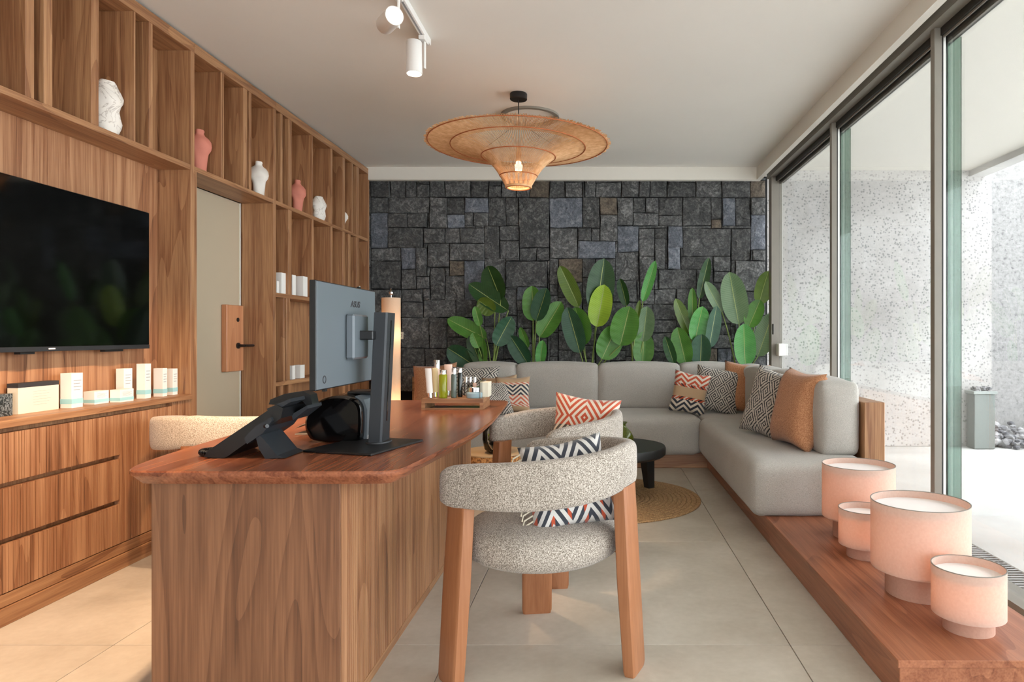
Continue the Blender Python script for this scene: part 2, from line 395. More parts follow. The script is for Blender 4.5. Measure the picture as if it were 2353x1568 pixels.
# ------------------------------------------------------------------ setting
XL, XR, YB, CEIL = -2.23, 1.63, 6.66, 2.715  # most room and furniture coordinates below were back-projected from image pixels, then hardcoded
fl = tag(box(-2.7, 1.64, -2.2, 6.9, -.12, -.012).build('floor', M['grout']), kind='structure')
xs = [-2.70, -1.71, -.52, .67, 1.64]; ys = [-1.21, -.02, 1.18, 2.372, 3.56, 4.75, 5.94, 6.70]
for i in range(len(xs)-1):
    for j in range(len(ys)-1):
        box(xs[i]+.0015, xs[i+1]-.0015, ys[j]+.0015, ys[j+1]-.0015, -.012, 0, bev=.001).build('floor_tile', M['tile'], fl)
tag(box(-2.7, 1.9, -2.2, 6.9, CEIL, CEIL+.15).build('ceiling', M['ceil']), kind='structure')
tag(box(-2.7, -2.56, -2.2, 6.9, 0, CEIL).build('wall_left', M['plaster']), kind='structure')
tag(box(-2.56, 1.514, 6.50, 6.56, 2.592, CEIL).build('trim_1', M['trim']), kind='structure')
tag(box(1.512, 1.556, -2.2, 6.56, 2.592, CEIL).build('trim_2', M['trim']), kind='structure')
tag(box(1.63, 1.90, -2.2, 6.9, 2.66, CEIL).build('trim_3', M['trim']), kind='structure')
wf = tag(B().box(-2.7, -.6, -2.2, -2.05, 0, CEIL).box(.9, 1.9, -2.2, -2.05, 0, CEIL).box(-.6, .9, -2.2, -2.05, 2.1, CEIL).build('wall_front', M['plaster']), kind='structure')
# stone wall with single stones
wb = tag(box(-2.56, 1.655, YB, YB+.2, 0, CEIL).build('wall_back', M['joint']), kind='structure')
K = 6.66/1550
CW = .0215
X0, Z0 = -2.30, .0
NX, NZ = int((1.652-X0)/CW), int(2.66/CW)
grid = [[0]*NZ for _ in range(NX)]
RA = [(36,48,200,190),(200,48,320,185),(320,48,395,185),(395,85,500,185),(500,48,625,185),(625,48,820,185),(820,48,965,180),(965,48,1060,105),(965,105,1060,180),(1060,48,1180,180),(1180,48,1295,185),(1295,48,1445,180,'o'),(1445,48,1560,185),(1560,75,1690,185),
(36,190,180,310),(180,185,500,308),(500,185,640,430),(640,190,770,320),(770,190,960,305,'b'),(960,185,1095,415),(1095,185,1195,385),(1195,190,1440,575),(36,310,185,575,'b'),(185,308,325,420),(325,308,495,420),(645,320,770,430,'b'),(770,310,845,415),(845,305,975,415),(185,420,460,572),(460,430,625,550),(625,430,735,548),(735,415,930,548),(930,415,1055,665),(1055,385,1200,535),(1055,535,1200,670),(1200,575,1345,680),(1345,575,1445,680),(36,575,290,675),(290,575,400,745,'b'),(400,572,495,805),(495,550,650,735),(650,548,925,680),(36,675,280,910),(290,745,400,910),(400,805,500,910),(500,735,630,990),(640,680,775,795,'o'),(775,680,925,980,'b'),(925,665,1105,905),(1105,670,1430,880),(1430,670,1505,865),(630,795,775,990),(60,910,285,1130),(285,910,460,1000),(460,990,700,1130),(285,1000,460,1130),(700,990,880,1130),(1190,880,1430,980,'b'),(1080,905,1190,1100),(280,1130,510,1365),(510,1130,640,1365),(640,1130,730,1285),(730,1130,820,1285),(640,1285,830,1365),(280,1365,465,1510),(465,1365,640,1510)]
RB = [(130,75,365,185),(365,75,580,185),(580,48,705,185),(705,48,800,185),(800,48,930,185),(930,75,1155,185),(1155,55,1355,188),(1355,48,1585,188),(1585,48,1720,190,'o'),(0,185,265,430,'b'),(265,185,395,418),(395,185,545,325,'o'),(395,325,540,525),(545,188,650,412),(650,188,755,300),(755,188,865,300),(650,300,865,415),(865,188,1045,315),(865,315,1045,412),(1045,190,1270,405),(1270,190,1350,350),(1265,350,1355,420,'o'),(1355,190,1465,415,'b'),(1465,190,1580,415),(1580,195,1715,322),(1585,322,1720,590,'b'),(15,430,225,665),(225,418,340,522),(340,418,410,522),(225,525,520,660,'b'),(525,412,715,610,'b'),(520,610,710,835),(715,418,825,655),(825,430,925,512),(825,512,920,745),(925,405,1045,572,'b'),(925,572,1035,750,'b'),(1045,405,1420,655),(1420,418,1585,680),(1590,590,1720,685),(1040,648,1290,748),(1290,655,1455,910),(1460,685,1725,920),(75,670,265,860,'o'),(705,655,825,905),(870,750,1145,905),(1145,745,1290,905),(835,905,1000,1020),(1000,905,1180,1020),(820,1020,1150,1140),(510,840,700,1010),(1250,1370,1320,1500,'o'),(1320,1370,1425,1500,'b')]
stones = []
def put(i0, j0, i1, j1, kind=''):
    i0, j0, i1, j1 = max(i0, 0), max(j0, 0), min(i1, NX), min(j1, NZ)
    if i1-i0 < 2 or j1-j0 < 2: return
    if sum(grid[i][j] for i in range(i0, i1) for j in range(j0, j1)) > 0:
        # trim away overlap one row/column at a time
        for (a, b, c, d) in ((i0+1, j0, i1, j1), (i0, j0+1, i1, j1), (i0, j0, i1-1, j1), (i0, j0, i1, j1-1), (i0+1, j0+1, i1, j1), (i0+1, j0, i1-1, j1), (i0, j0+1, i1, j1-1), (i0+1, j0+1, i1-1, j1-1)):
            if c-a > 1 and d-b > 1 and sum(grid[i][j] for i in range(a, c) for j in range(b, d)) == 0: i0, j0, i1, j1 = a, b, c, d; break
        else: return
    for i in range(i0, i1):
        for j in range(j0, j1): grid[i][j] = 1
    stones.append((i0, j0, i1, j1, kind))
for rects, ox, sc_ in ((RA, 840, 3.408), (RB, 1260, 3.409)):
    for r in rects:
        px0, px1 = ox+r[0]/sc_, ox+r[2]/sc_; py0, py1 = 400+r[1]/sc_, 400+r[3]/sc_
        wx0, wx1 = (px0-1378)*K, (px1-1378)*K; h1, h0 = CAMH+(772-py0)*K, CAMH+(772-py1)*K
        put(round((wx0-X0)/CW), round(h0/CW), round((wx1-X0)/CW), round(h1/CW), r[4] if len(r) > 4 else '')
for j in range(NZ-1, -1, -1):
    for i in range(NX):
        if grid[i][j]: continue
        wmax = 1
        tw, thh = R.randint(5, 14), R.randint(5, 11)
        while wmax < tw and i+wmax < NX and not grid[i+wmax][j]: wmax += 1
        if i+wmax < NX and not grid[i+wmax][j]:
            rem = 0
            while i+wmax+rem < NX and not grid[i+wmax+rem][j] and rem < 4: rem += 1
            if rem < 4: wmax += rem
        hh = 1
        while hh < thh and j-hh >= 0 and all(not grid[i+a][j-hh] for a in range(wmax)): hh += 1
        rem = 0
        while j-hh-rem >= 0 and rem < 3 and all(not grid[i+a][j-hh-rem] for a in range(wmax)): rem += 1
        if rem < 3: hh += rem
        for a in range(wmax):
            for b in range(hh): grid[i+a][j-b] = 1
        stones.append((i, j-hh+1, i+wmax, j+1, R.choice(['', '', '', '', '', '', 'b', 'o']) if False else ''))
def jit(i, j, k):
    rr = random.Random(i*1009+j*31+k); return (rr.random()-.5)*.011
for (i0, j0, i1, j1, kd) in stones[:300]:
    g = .0028; d = R.uniform(.012, .034)
    cs = [(X0+i*CW+jit(i, j, 1)+sx*g, Z0+j*CW+jit(i, j, 2)+sz*g) for i, j, sx, sz in ((i0, j0, 1, 1), (i1, j0, -1, 1), (i1, j1, -1, -1), (i0, j1, 1, -1))]
    ring = []
    for a in range(4):
        p, q = cs[a], cs[(a+1) % 4]
        L = max(1, int(math.hypot(q[0]-p[0], q[1]-p[1])/.06))
        for t in range(L):
            f = t/L; jx = 0 if t == 0 else R.uniform(-.0035, .0035)
            nx, nz = (q[1]-p[1]), -(q[0]-p[0]); ln = math.hypot(nx, nz)+1e-6
            ring.append((p[0]+(q[0]-p[0])*f+nx/ln*jx, p[1]+(q[1]-p[1])*f+nz/ln*jx))
    cx = sum(p[0] for p in ring)/len(ring); cz = sum(p[1] for p in ring)/len(ring)
    ins = lambda k: [(cx+(x-cx)*k, cz+(z-cz)*k) for x, z in ring]
    sz_ = min(i1-i0, j1-j0)*CW
    k1 = 1-.008/max(sz_, .03)*1.3; k2 = .5
    tx, tz = R.uniform(-.03, .03), R.uniform(-.03, .03)
    b_ = B()
    rr = [[(x, YB+.01, z) for x, z in ring], [(x, YB-d+.008, z) for x, z in ring],
          [(x, YB-d-R.uniform(-.002, .003)+(x-cx)*tx+(z-cz)*tz, z) for x, z in ins(k1)],
          [(x, YB-d-R.uniform(-.001, .007)+(x-cx)*tx+(z-cz)*tz, z) for x, z in ins(k2)]]
    b_.rings(rr).build('stone', M[{'': 'stone', 'b': 'stone_blue', 'o': 'stone_brown'}[kd]], wb, smooth=False)

# ------------------------------------------------------------------ window wall
wn = tag(B().box(1.63, 1.76, -2.2, 6.46, -.02, .035).box(1.60, 1.66, -2.2, 6.46, 2.588, 2.66).build('window_1', M['frame']), kind='structure')
box(1.66, 1.76, -2.2, 6.46, 2.55, 2.66).build('head_track', M['frame_dark'], wn)
B().box(1.672, 1.678, -2.2, 6.46, 2.54, 2.56).box(1.70, 1.712, -2.2, 6.46, 2.52, 2.56).build('track_rail', M['frame'], wn)
box(1.62, 1.722, 6.36, 6.46, 0, 2.60).build('end_post', M['frame'], wn)
box(1.722, 1.728, 6.36, 6.46, 0, 2.60).build('end_seal', M['seal'], wn)
def mullion(y):
    box(1.63, 1.668, y, y+.04, .035, 2.60, bev=.002).build('mullion', M['frame'], wn)
    box(1.668, 1.674, y, y+.04, .035, 2.56).build('gasket', M['frame_dark'], wn)
    box(1.674, 1.687, y+.002, y+.038, .035, 2.55).build('edge_seal', M['seal'], wn)
    box(1.687, 1.70, y+.004, y+.036, .035, 2.55).build('glass_edge', M['fin_glass'], wn)
    box(1.70, 1.768, y+.01, y+.018, .035, 2.55).build('glass_fin', M['fin_glass'], wn)
for y in (4.74, 3.285, 1.10, -.6): mullion(y)
for a, b_ in ((4.78, 6.36), (3.325, 4.74), (1.14, 3.285), (-.56, 1.10)):
    box(1.690, 1.698, a, b_, .03, 2.56).build('pane', M['pane'], wn)
h_ = box(1.617, 1.627, 6.30, 6.33, 1.10, 1.20, bev=.003).build('window_handle', M['frame_dark'], wn)
t = box(1.66, 1.75, 6.26, 6.345, .90, 1.015, bev=.006).build('intercom_box', M['white'])
tag(t, 'small white box mounted on the grey window post beside the plants', 'box')
# exterior
tag(box(1.76, 9, -8, 12, -.15, -.004).build('terrace_floor', M['terrace']), kind='structure')
tag(box(1.76, 3.65, -6, 6.9, 2.72, 2.95).build('soffit', M['trim']), kind='structure')
tag(box(3.65, 3.80, -6, 6.9, 2.66, 3.0).build('soffit_beam', M['terrace']), kind='structure')
tag(box(1.655, 3.87, 6.66, 6.95, 0, 2.72).build('wall_terrace', M['concrete']), kind='structure')
tag(box(3.60, 8.5, 7.25, 7.6, 0, 3.4).build('wall_retaining', M['gunite']), kind='structure')
gt = thing('metal_bin', (3.70, 6.55, 0), 'grey metal box standing against the concrete wall outside', 'box')
box(3.60, 3.80, 6.48, 6.62, 0, .525, bev=.004).build('body', M['charcoal'], gt)
bpy.data.objects[gt.children[0].name].data.materials[0] = plain('weathered_metal', lin(120, 126, 122), .5, .3)
box(3.585, 3.815, 6.465, 6.63, .525, .555, bev=.004).build('rim', plain('weathered_rim', lin(150, 156, 152), .5, .2), gt)
gb = B()
def pebble(b_, x, y, z, r):
    n = 7; a = R.random()*6; sx, sy, sz = [R.uniform(.6, 1.2) for _ in range(3)]
    mat = Matrix.Translation((x, y, z)) @ Matrix.Rotation(a, 4, 'Z') @ Matrix.Diagonal((sx*r, sy*r, sz*r*.7, 1))
    bmesh.ops.create_icosphere(b_.bm, subdivisions=1, radius=1, matrix=mat)
for _ in range(60): pebble(gb, R.uniform(3.63, 3.78), R.uniform(6.5, 6.6), .555+R.uniform(0, .035), R.uniform(.012, .022))
go = gb.build('pebbles', M['gravel'], gt); go['kind'] = 'stuff'
gb = B()
for _ in range(900):
    x = R.uniform(3.84, 6.2); y0 = 6.62-(x-3.84)*1.0
    y = R.uniform(max(y0, 4.6), 7.17)
    if y < y0: continue
    pebble(gb, x, y, .01+.18*max(0, (y-6.2))*R.random(), R.uniform(.02, .06))
tag(gb.build('gravel', M['gravel']), 'grey gravel heaped along the foot of the outdoor wall', 'gravel', kind='stuff')
tag(B().lathe([(.0, .0), (.34, .0), (.36, .12), (.25, .25), (.08, .31), (0, .315)], 9, (4.62, 6.35, 0), cap=False, sx=1.2).build('boulder', M['gravel'], smooth=False), 'pale boulder at the edge of the gravel outside', 'rock')
dg = thing('drain_grate', (1.85, 2.6, 0), 'metal slatted drain grate set in the terrace along the glass', 'grate')
B().box(1.762, 1.772, .4, 4.9, -.003, .006).box(1.93, 1.94, .4, 4.9, -.003, .006).build('grate_frame', M['frame'], dg)
box(1.772, 1.93, .4, 4.9, -.0035, -.001).build('drain_channel', M['frame_dark'], dg)
sl = None
for k in range(150):
    y = .42+k*.03
    if sl is None: sl = box(-.079, .079, -.007, .007, 0, .006).build('slat', M['chrome'], dg, local=True)
    else: sl = sl.copy(); COL.objects.link(sl)
    sl.location = (1.851-1.85, y-2.6, 0)

# ------------------------------------------------------------------ left joinery
def ZP(px): return -XL*1550/(1378-px)
XBK = -2.41
def fins(parent, spans, h0, h1, mat='woodZ'):
    for a, b_ in spans:
        y0, y1 = ZP(a), ZP(b_)
        box(XBK, XL-.002, y0, y1, h0, h1, bev=.0012).build('divider', M[mat], parent)
def bay(y0, y1, label, fin_up):
    t = thing('shelving_unit', (-2.32, (y0+y1)/2, 0), label, 'shelving')
    box(-2.45, XL, y0+.001, y1-.001, 2.645, 2.70, bev=.001).build('top_board', M['woodY'], t)
    box(-2.45, XL-.001, y0+.001, y1-.036, 1.994, 2.022, bev=.001).build('shelf', M['woodY'], t)
    box(-2.452, XBK, y0+.001, y1-.036, 2.022, 2.645).build('back_panel', M['woodZ'], t)
    box(-2.452, XL, y1-.035, y1, 0, 2.645, bev=.001).build('upright', M['woodZ'], t)
    fins(t, fin_up, 2.022, 2.645); return t
Y1, Y2, Y3 = ZP(447), ZP(634.4), ZP(848.5)
b1 = bay(.9, Y1, 'walnut shelving bay around the television, nearest the camera', [(-160, -130), (-60, -45), (59.7, 80), (102, 122), (211, 228), (309, 312.5), (343, 352)])
B().box(-2.432, XBK, .9, Y1-.036, .77, 1.994).build('television_panel', M['strip'], b1)
b2 = bay(Y1, Y2, 'walnut shelving bay over and around the grey-green door', [(508.9, 511.4), (512.8, 515.6), (560, 569), (573.4, 578.7)])
b3 = bay(Y2, Y3, 'walnut shelving bay with open shelves, furthest from the camera', [(645.5, 650.3), (663.2, 671), (717, 719.3), (760.6, 764.8), (787.8, 793.4), (808.8, 811.9), (820, 825.6)])
box(-2.452, XBK, Y2, Y3-.035, 0, 1.994).build('back_panel', M['woodZ'], b3)
for h in (1.356, .738): box(XBK, XL-.001, Y2+.001, Y3-.036, h, h+.03, bev=.001).build('shelf', M['woodY'], b3)
box(XBK, XL-.001, Y2+.001, Y3-.036, 0, .08).build('plinth', M['woodY'], b3)
fins(b3, [(663, 671), (718, 722), (760.6, 764.8), (788, 794.3), (801.7, 806.5), (820, 825.7)], 1.386, 1.994)
fins(b3, [(652.5, 656.5), (659, 666.7), (760.6, 764.8), (788, 794.3), (801.7, 806.5), (820, 825.7)], .768, 1.356)
fins(b3, [(645.6, 652), (663.7, 671), (760.6, 764.8), (787.6, 794), (801, 805), (821, 827.5)], .08, .738)
# door bay
box(-2.56, XL, Y1+.001, Y1+.02, 0, 1.994).build('reveal', M['woodZ'], b2)
yd = ZP(628)
tag(box(-2.49, -2.453, Y1+.02, yd-.003, 0, 1.99).build('door_1', M['greydoor']), kind='structure')
dr = bpy.data.objects['door_1']
box(-2.475, -2.449, yd-.017, yd-.006, 0, 1.99).build('door_edge_strip', M['trim'], dr)
hp = box(-2.452, -2.415, 4.37, 4.575, .853, 1.291, bev=.003).build('handle_plate', M['door_wood'], dr)
Mx = Matrix.Rotation(PI/2, 4, 'Y')
B().lathe([(0, 0), (.014, 0), (.014, .006), (0, .006)], 16, (-2.416, 4.50, 1.195), M4=Mx).build('keyhole_rose', M['black'], hp, smooth=True)
B().lathe([(0, 0), (.020, 0), (.020, .010), (.010, .012), (.009, .05), (0, .05)], 16, (-2.416, 4.50, 1.022), M4=Mx).tube([(-2.37, 4.50, 1.022), (-2.367, 4.56, 1.022), (-2.367, 4.61, 1.022)], .0085).build('lever', M['black'], hp, smooth=True)
box(-2.60, -2.553, Y1, yd, 0, 2.0).build('door_backing', M['greydoor'], dr)
# low cabinet below the television
def fluted(y0, y1, h0, h1, xf, body, lo=.010, hi=.030):
    b_ = B(); pts = [(xf-body, y0)]; y = y0; rr = random.Random(int(y0*1000)+int(h0*100))
    pts.append((xf, y0))
    while y < y1-.02:
        wd = rr.uniform(lo, hi); y2 = min(y+wd, y1-.006)
        pts += [(xf, y2-.0035), (xf-.006, y2-.003), (xf-.006, y2), (xf, y2+.0005)]; y = y2
    pts += [(xf, y1), (xf-body, y1)]
    b_.prism(pts, h0, h1); return b_
cb = thing('drawer_cabinet', (-2.33, 3.0, 0), 'low walnut cabinet with fluted drawers and door under the television', 'cabinet')
ya, yb_, yc, ye = ZP(6), ZP(276), ZP(396), ZP(438)
box(-2.44, XL-.03, .9, ye-.002, .115, .74).build('carcass', M['woodZ'], cb)
box(-2.44, XL+.012, .9, ye-.002, .742, .77, bev=.002).build('countertop', M['woodY'], cb)
box(-2.44, XL-.002, .9, ye-.002, .07, .118, bev=.002).build('base_rail', M['woodY'], cb)
box(-2.44, XL+.004, .9, ye-.002, 0, .068, bev=.002).build('plinth', M['woodY'], cb)
for h0, h1 in ((.536, .722), (.327, .515), (.123, .304)):
    fluted(ya+.002, yb_-.002, h0, h1, XL, .028).build('drawer', M['strip'], cb)
    fluted(.95, ya-.004, h0, h1, XL, .028).build('drawer', M['strip'], cb)
fluted(yb_+.001, yc-.002, .123, .722, XL, .028).build('door', M['strip'], cb)
fluted(yc, ye-.004, .123, .741, XL, .028).build('side_panel', M['strip'], cb)
# television
tv = thing('television', (-2.36, 2.9, 1.02), 'large black flat television mounted on the walnut panel', 'television')
box(-2.39, -2.345, 2.28, 3.51, 1.026, 1.729, bev=.003).build('housing', M['black'], tv)
box(-2.346, -2.342, 2.284, 3.506, 1.043, 1.725).build('screen', M['screen'], tv)
box(-2.3455, -2.3405, 2.282, 3.508, 1.022, 1.042, bev=.001).build('bottom_bezel', M['charcoal'], tv)
box(-2.3405, -2.340, 2.865, 2.90, 1.030, 1.036).build('badge', M['white'], tv)
box(-2.37, -2.345, 2.73, 2.80, 1.012, 1.024).build('sensor', M['black'], tv); box(-2.37, -2.345, 3.2, 3.32, 1.012, 1.024).build('foot_mount', M['black'], tv)
box(-2.412, -2.388, 2.6, 3.2, 1.2, 1.55).build('wall_bracket', M['black'], tv)
# torsos
def torso(x, y, z, h, mat, label, rz, style=0):
    prof = {0: [(.0, 0), (.034, 0), (.036, .1), (.037, .25), (.036, .38), (.040, .46), (.056, .55), (.062, .64), (.058, .74), (.043, .82), (.026, .87), (.020, .92), (.022, .97), (.018, 1), (0, 1)],
            1: [(.0, 0), (.040, 0), (.047, .08), (.056, .18), (.058, .26), (.047, .36), (.043, .46), (.052, .56), (.063, .64), (.064, .72), (.050, .83), (.040, .90), (.032, .97), (.026, 1), (0, 1)]}[style]
    b_ = B(); n = 24; rr = []
    for r, t_ in prof:
        ring = []
        for i in range(n):
            a = 2*PI*i/n; rad = r*(1+.10*math.cos(2*a+.6)*(t_ > .3)+(.09*math.sin(3*a+9*t_)))
            ring.append((math.cos(a)*rad*1.0, math.sin(a)*rad*.72+.006*math.sin(t_*9), t_*h))
        rr.append(ring)
    b_.rings(rr)
    o = b_.build('torso_sculpture', mat, smooth=True, local=True); o.location = (x, y, z); o.rotation_euler = (0, 0, rz)
    return tag(o, label, 'sculpture')
torso(-2.315, 3.17, 2.0225, .265, M['veined'], 'white veined torso sculpture nearest the camera on the upper shelf', 1.0, 1)
torso(-2.315, 3.905, 2.0225, .26, M['pink_clay'], 'pink terracotta torso sculpture left of the door, on the upper shelf', .9)
torso(-2.315, 4.58, 2.0225, .25, M['white_clay'], 'slim white torso sculpture above the door on the upper shelf', .8)
torso(-2.315, 5.17, 2.0225, .26, M['pink_clay'], 'pink terracotta torso sculpture right of the door bay, beside a veined white one', .9)
torso(-2.315, 5.56, 2.0225, .215, M['veined'], 'short white veined torso sculpture just beyond the second pink one', 1.0, 1)
torso(-2.315, 6.08, 2.0225, .22, M['white_clay'], 'small white torso sculpture furthest along the upper shelf', .9)
# product boxes
def pbox(x, y0, y1, z, h, dep, label, kind='aqua', band=True):
    o = thing('product_box', (x-dep/2, (y0+y1)/2, z), label, 'box')
    m = {'aqua': M['card'], 'cream': M['cream'], 'marble': M['marble'], 'white': M['card']}[kind]
    box(x-dep, x, y0, y1, z, z+h, bev=.0008).build('carton', m, o)
    e = .0005
    if kind == 'aqua':
        b_ = B().box(x-dep-e, x+e, y0-e, y1+e, z+.12*h, z+.12*h+min(.022, h*.25)); b_.build('aqua_band', M['aqua'], o)
        b_ = B()
        for k in range(4): b_.box(x, x+e, y0+.18*(y1-y0), y0+(.85-.12*(k % 2))*(y1-y0), z+h*(.78-.09*k), z+h*(.78-.09*k)+h*.018)
        b_.build('print', M['ink_pale'], o)
    if kind == 'cream':
        box(x-dep-e, x+e, y0-e, y1+e, z+h*.86, z+h+e).build('dark_band', M['ink'], o)
        b_ = B()
        for k in range(6): b_.box(x, x+e, y0+.35*(y1-y0), y0+(.80-.05*(k % 3))*(y1-y0), z+h*(.70-.09*k), z+h*(.70-.09*k)+.001)
        b_.build('print', M['ink_pale'], o)
    return o
pbox(-2.345, 2.50, 2.695, .77, .088, .07, 'black marbled box at the left end of the countertop', 'marble')
pbox(-2.347, 2.723, 2.927, .77, .124, .045, 'wide cream box with a dark band on the countertop', 'cream')
pbox(-2.315, 2.957, 3.022, .77, .153, .05, 'tall white and aqua box just right of the cream box')
pbox(-2.332, 3.114, 3.205, .77, .06, .052, 'flat white and aqua box, left one of two flat ones on the countertop')
pbox(-2.284, 3.213, 3.306, .77, .06, .05, 'flat white and aqua box, right one of two flat ones on the countertop')
pbox(-2.352, 3.335, 3.395, .77, .155, .04, 'tall white box behind the right flat box on the countertop')
pbox(-2.298, 3.411, 3.455, .77, .176, .045, 'tallest slim white and aqua box on the countertop')
pbox(-2.28, 3.521, 3.556, .77, .148, .05, 'white and aqua box second from the right end of the countertop')
pbox(-2.29, 3.62, 3.66, .77, .141, .04, 'white and aqua box at the right end of the countertop')
pbox(-2.25, 4.77, 4.84, 1.386, .15, .05, 'white box at the left end of the middle shelf beside the door bay', 'white')
pbox(-2.25, 4.70, 4.735, 1.386, .085, .03, 'small low white box in front of the taller box on the middle shelf', 'white')
pbox(-2.25, 4.94, 4.995, 1.386, .15, .05, 'slim white box in the middle of the three on the middle shelf', 'white')
pbox(-2.25, 5.12, 5.195, 1.386, .155, .06, 'white box beside the monitor, right of the three on the middle shelf', 'white')
pbox(-2.27, 6.25, 6.40, 1.386, .175, .08, 'white box top peeking over the monitor on the far end of the shelf', 'white')
pbox(-2.25, 4.94, 4.985, .768, .10, .05, 'grey-white box left of two on the lower shelf', 'white')
pbox(-2.25, 5.07, 5.145, .768, .10, .05, 'white box right of two on the lower shelf', 'white')

# ------------------------------------------------------------------ desk
dk = thing('desk', (-.93, 2.85, 0), 'walnut reception desk with curved top and fluted side', 'desk')
outl = [(-1.29, 1.845), (-1.25, 1.827), (-.62, 1.825), (-.565, 1.84), (-.542, 1.872), (-.515, 2.112), (-.488, 2.377), (-.468, 2.69), (-.465, 2.916), (-.475, 3.15), (-.49, 3.45), (-.512, 3.80), (-.535, 3.845), (-.60, 3.856), (-1.28, 3.856), (-1.345, 3.83), (-1.372, 3.76), (-1.378, 3.4), (-1.378, 2.95), (-1.372, 2.44), (-1.345, 2.04), (-1.318, 1.90)]
def smooth_poly(p, it=2):
    for _ in range(it):
        q = []
        for i in range(len(p)):
            a, b_ = p[i], p[(i+1) % len(p)]
            q += [(.75*a[0]+.25*b_[0], .75*a[1]+.25*b_[1]), (.25*a[0]+.75*b_[0], .25*a[1]+.75*b_[1])]
        p = q
    return p
ol = smooth_poly(outl)
def inset(p, d):
    n = len(p); out = []
    for i in range(n):
        a, b_ = V(*p[i-1]), V(*p[(i+1) % n]); t_ = (b_-a).normalized(); nn = V(-t_.y, t_.x); out.append((p[i][0]+nn.x*d, p[i][1]+nn.y*d))
    return out
B().rings([[(x, y, z) for x, y in inset(ol, d)] for d, z in ((.030, .680), (.003, .704), (0, .708), (0, .716), (.004, .720))]).build('desktop', M['desktop'], dk, smooth=True)
box(-1.245, -.735, 1.885, 3.78, 0, .679, bev=.0).build('desk_body', M['deskfront'], dk)
box(-1.247, -.722, 1.876, 1.886, 0, .68, bev=.001).build('front_panel', M['deskfront'], dk)
b_ = B(); pts = [(-.737, 1.887), (-.722, 1.887)]; y = 1.93; rr_ = random.Random(3)
while y < 3.76:
    wd = rr_.uniform(.010, .024); pts += [(-.722, y), (-.727, y+.0008), (-.727, y+.0038), (-.722, y+.0045)]; y += wd
pts += [(-.722, 3.78), (-.737, 3.78)]
b_.prism(pts, .03, .68).build('fluted_side', M['strip'], dk)
box(-.737, -.7205, 1.887, 3.78, 0, .03).build('side_kickboard', M['woodY'], dk)

# ------------------------------------------------------------------ chairs
def chair(name, loc, heading, mat, label):
    t_ = thing(name, (loc[0], loc[1], 0), label, 'chair', 'three-legged upholstered armchairs', heading)
    r = .295; path = []
    for k in range(9): path.append((.205*(1-k/9), r-.010*(1-k/9)))
    for k in range(37):
        a = PI/2+PI*k/36; path.append((math.cos(a)*r*1.02, math.sin(a)*r))
    for k in range(1, 10): path.append((.205*k/9, -(r-.010*k/9)))
    n = len(path); rings = []
    for i, (x, y) in enumerate(path):
        a, b_ = V(*path[max(i-1, 0)]), V(*path[min(i+1, n-1)]); tg = (b_-a).normalized(); nr = V(tg.y, -tg.x)
        s_ = 1-min(i, n-1-i)/((n-1)/2); rise = 1-s_; rise = 1-(min(i, n-1-i)/((n-1)/2)); rise = 1-rise   # 0 at tips, 1 at back
        lo, hi = .552+.045*rise**2.2, .672+.064*rise**.7
        e = min(i, n-1-i); k = (.80, .95, 1)[min(e, 2)]
        hc, hh = (lo+hi)/2, (hi-lo)/2*k; th = .028*(.55, .9, 1)[min(e, 2)]
        ring = []
        for j in range(20):
            q = 2*PI*j/20; cx_ = math.copysign(abs(math.cos(q))**.55, math.cos(q)); cz_ = math.copysign(abs(math.sin(q))**.42, math.sin(q))
            ring.append((x+nr.x*th*cx_, y+nr.y*th*cx_, hc+hh*cz_))
        rings.append(ring)
    B().rings(rings).build('backrest', mat, t_, smooth='all', local=True)
    B().lathe([(0, .360), (.17, .345), (.232, .350), (.260, .368), (.269, .402), (.264, .436), (.236, .458), (.17, .470), (.08, .474), (0, .475)], 40, (.0, 0, 0), cap=False).build('seat', mat, t_, smooth='all', local=True)
    B().lathe([(0, .330), (.16, .330), (.16, .350), (0, .350)], 32).build('seat_frame', M['plain_wood'], t_, smooth=True, local=True)
    for ang in (60, -60, 180):
        a = math.radians(ang); rd = V(math.cos(a), math.sin(a)); tg = V(-rd.y, rd.x); rr = []
        top = .562 if ang != 180 else .603
        for z, ro, wd, th in ((0, .338, .108, .036), (.015, .337, .116, .042), (.30, .318, .118, .048), (top-.02, .303, .112, .046), (top, .302, .112, .046)):
            ring = []
            for j in range(16):
                q = 2*PI*j/16; cx_ = math.copysign(abs(math.cos(q))**.3, math.cos(q)); cy_ = math.copysign(abs(math.sin(q))**.3, math.sin(q))
                p = rd*(ro+cx_*th/2)+tg*(cy_*wd/2); ring.append((p.x, p.y, z))
            rr.append(ring)
        B().rings(rr).build('leg', M['plain_wood'], t_, smooth=True, local=True)
    return t_
cA = chair('armchair', (-.200, 2.32), math.radians(158), M['boucle'], 'grey boucle armchair in the foreground with its back to the camera')
cB = chair('armchair', (-.215, 3.25), math.radians(214), M['boucle'], 'pale boucle armchair behind the foreground one, with the diamond pillow')
cC = chair('armchair', (-1.80, 3.28), math.radians(93), M['boucle_warm'], 'cream boucle armchair between the desk and the drawer cabinet')

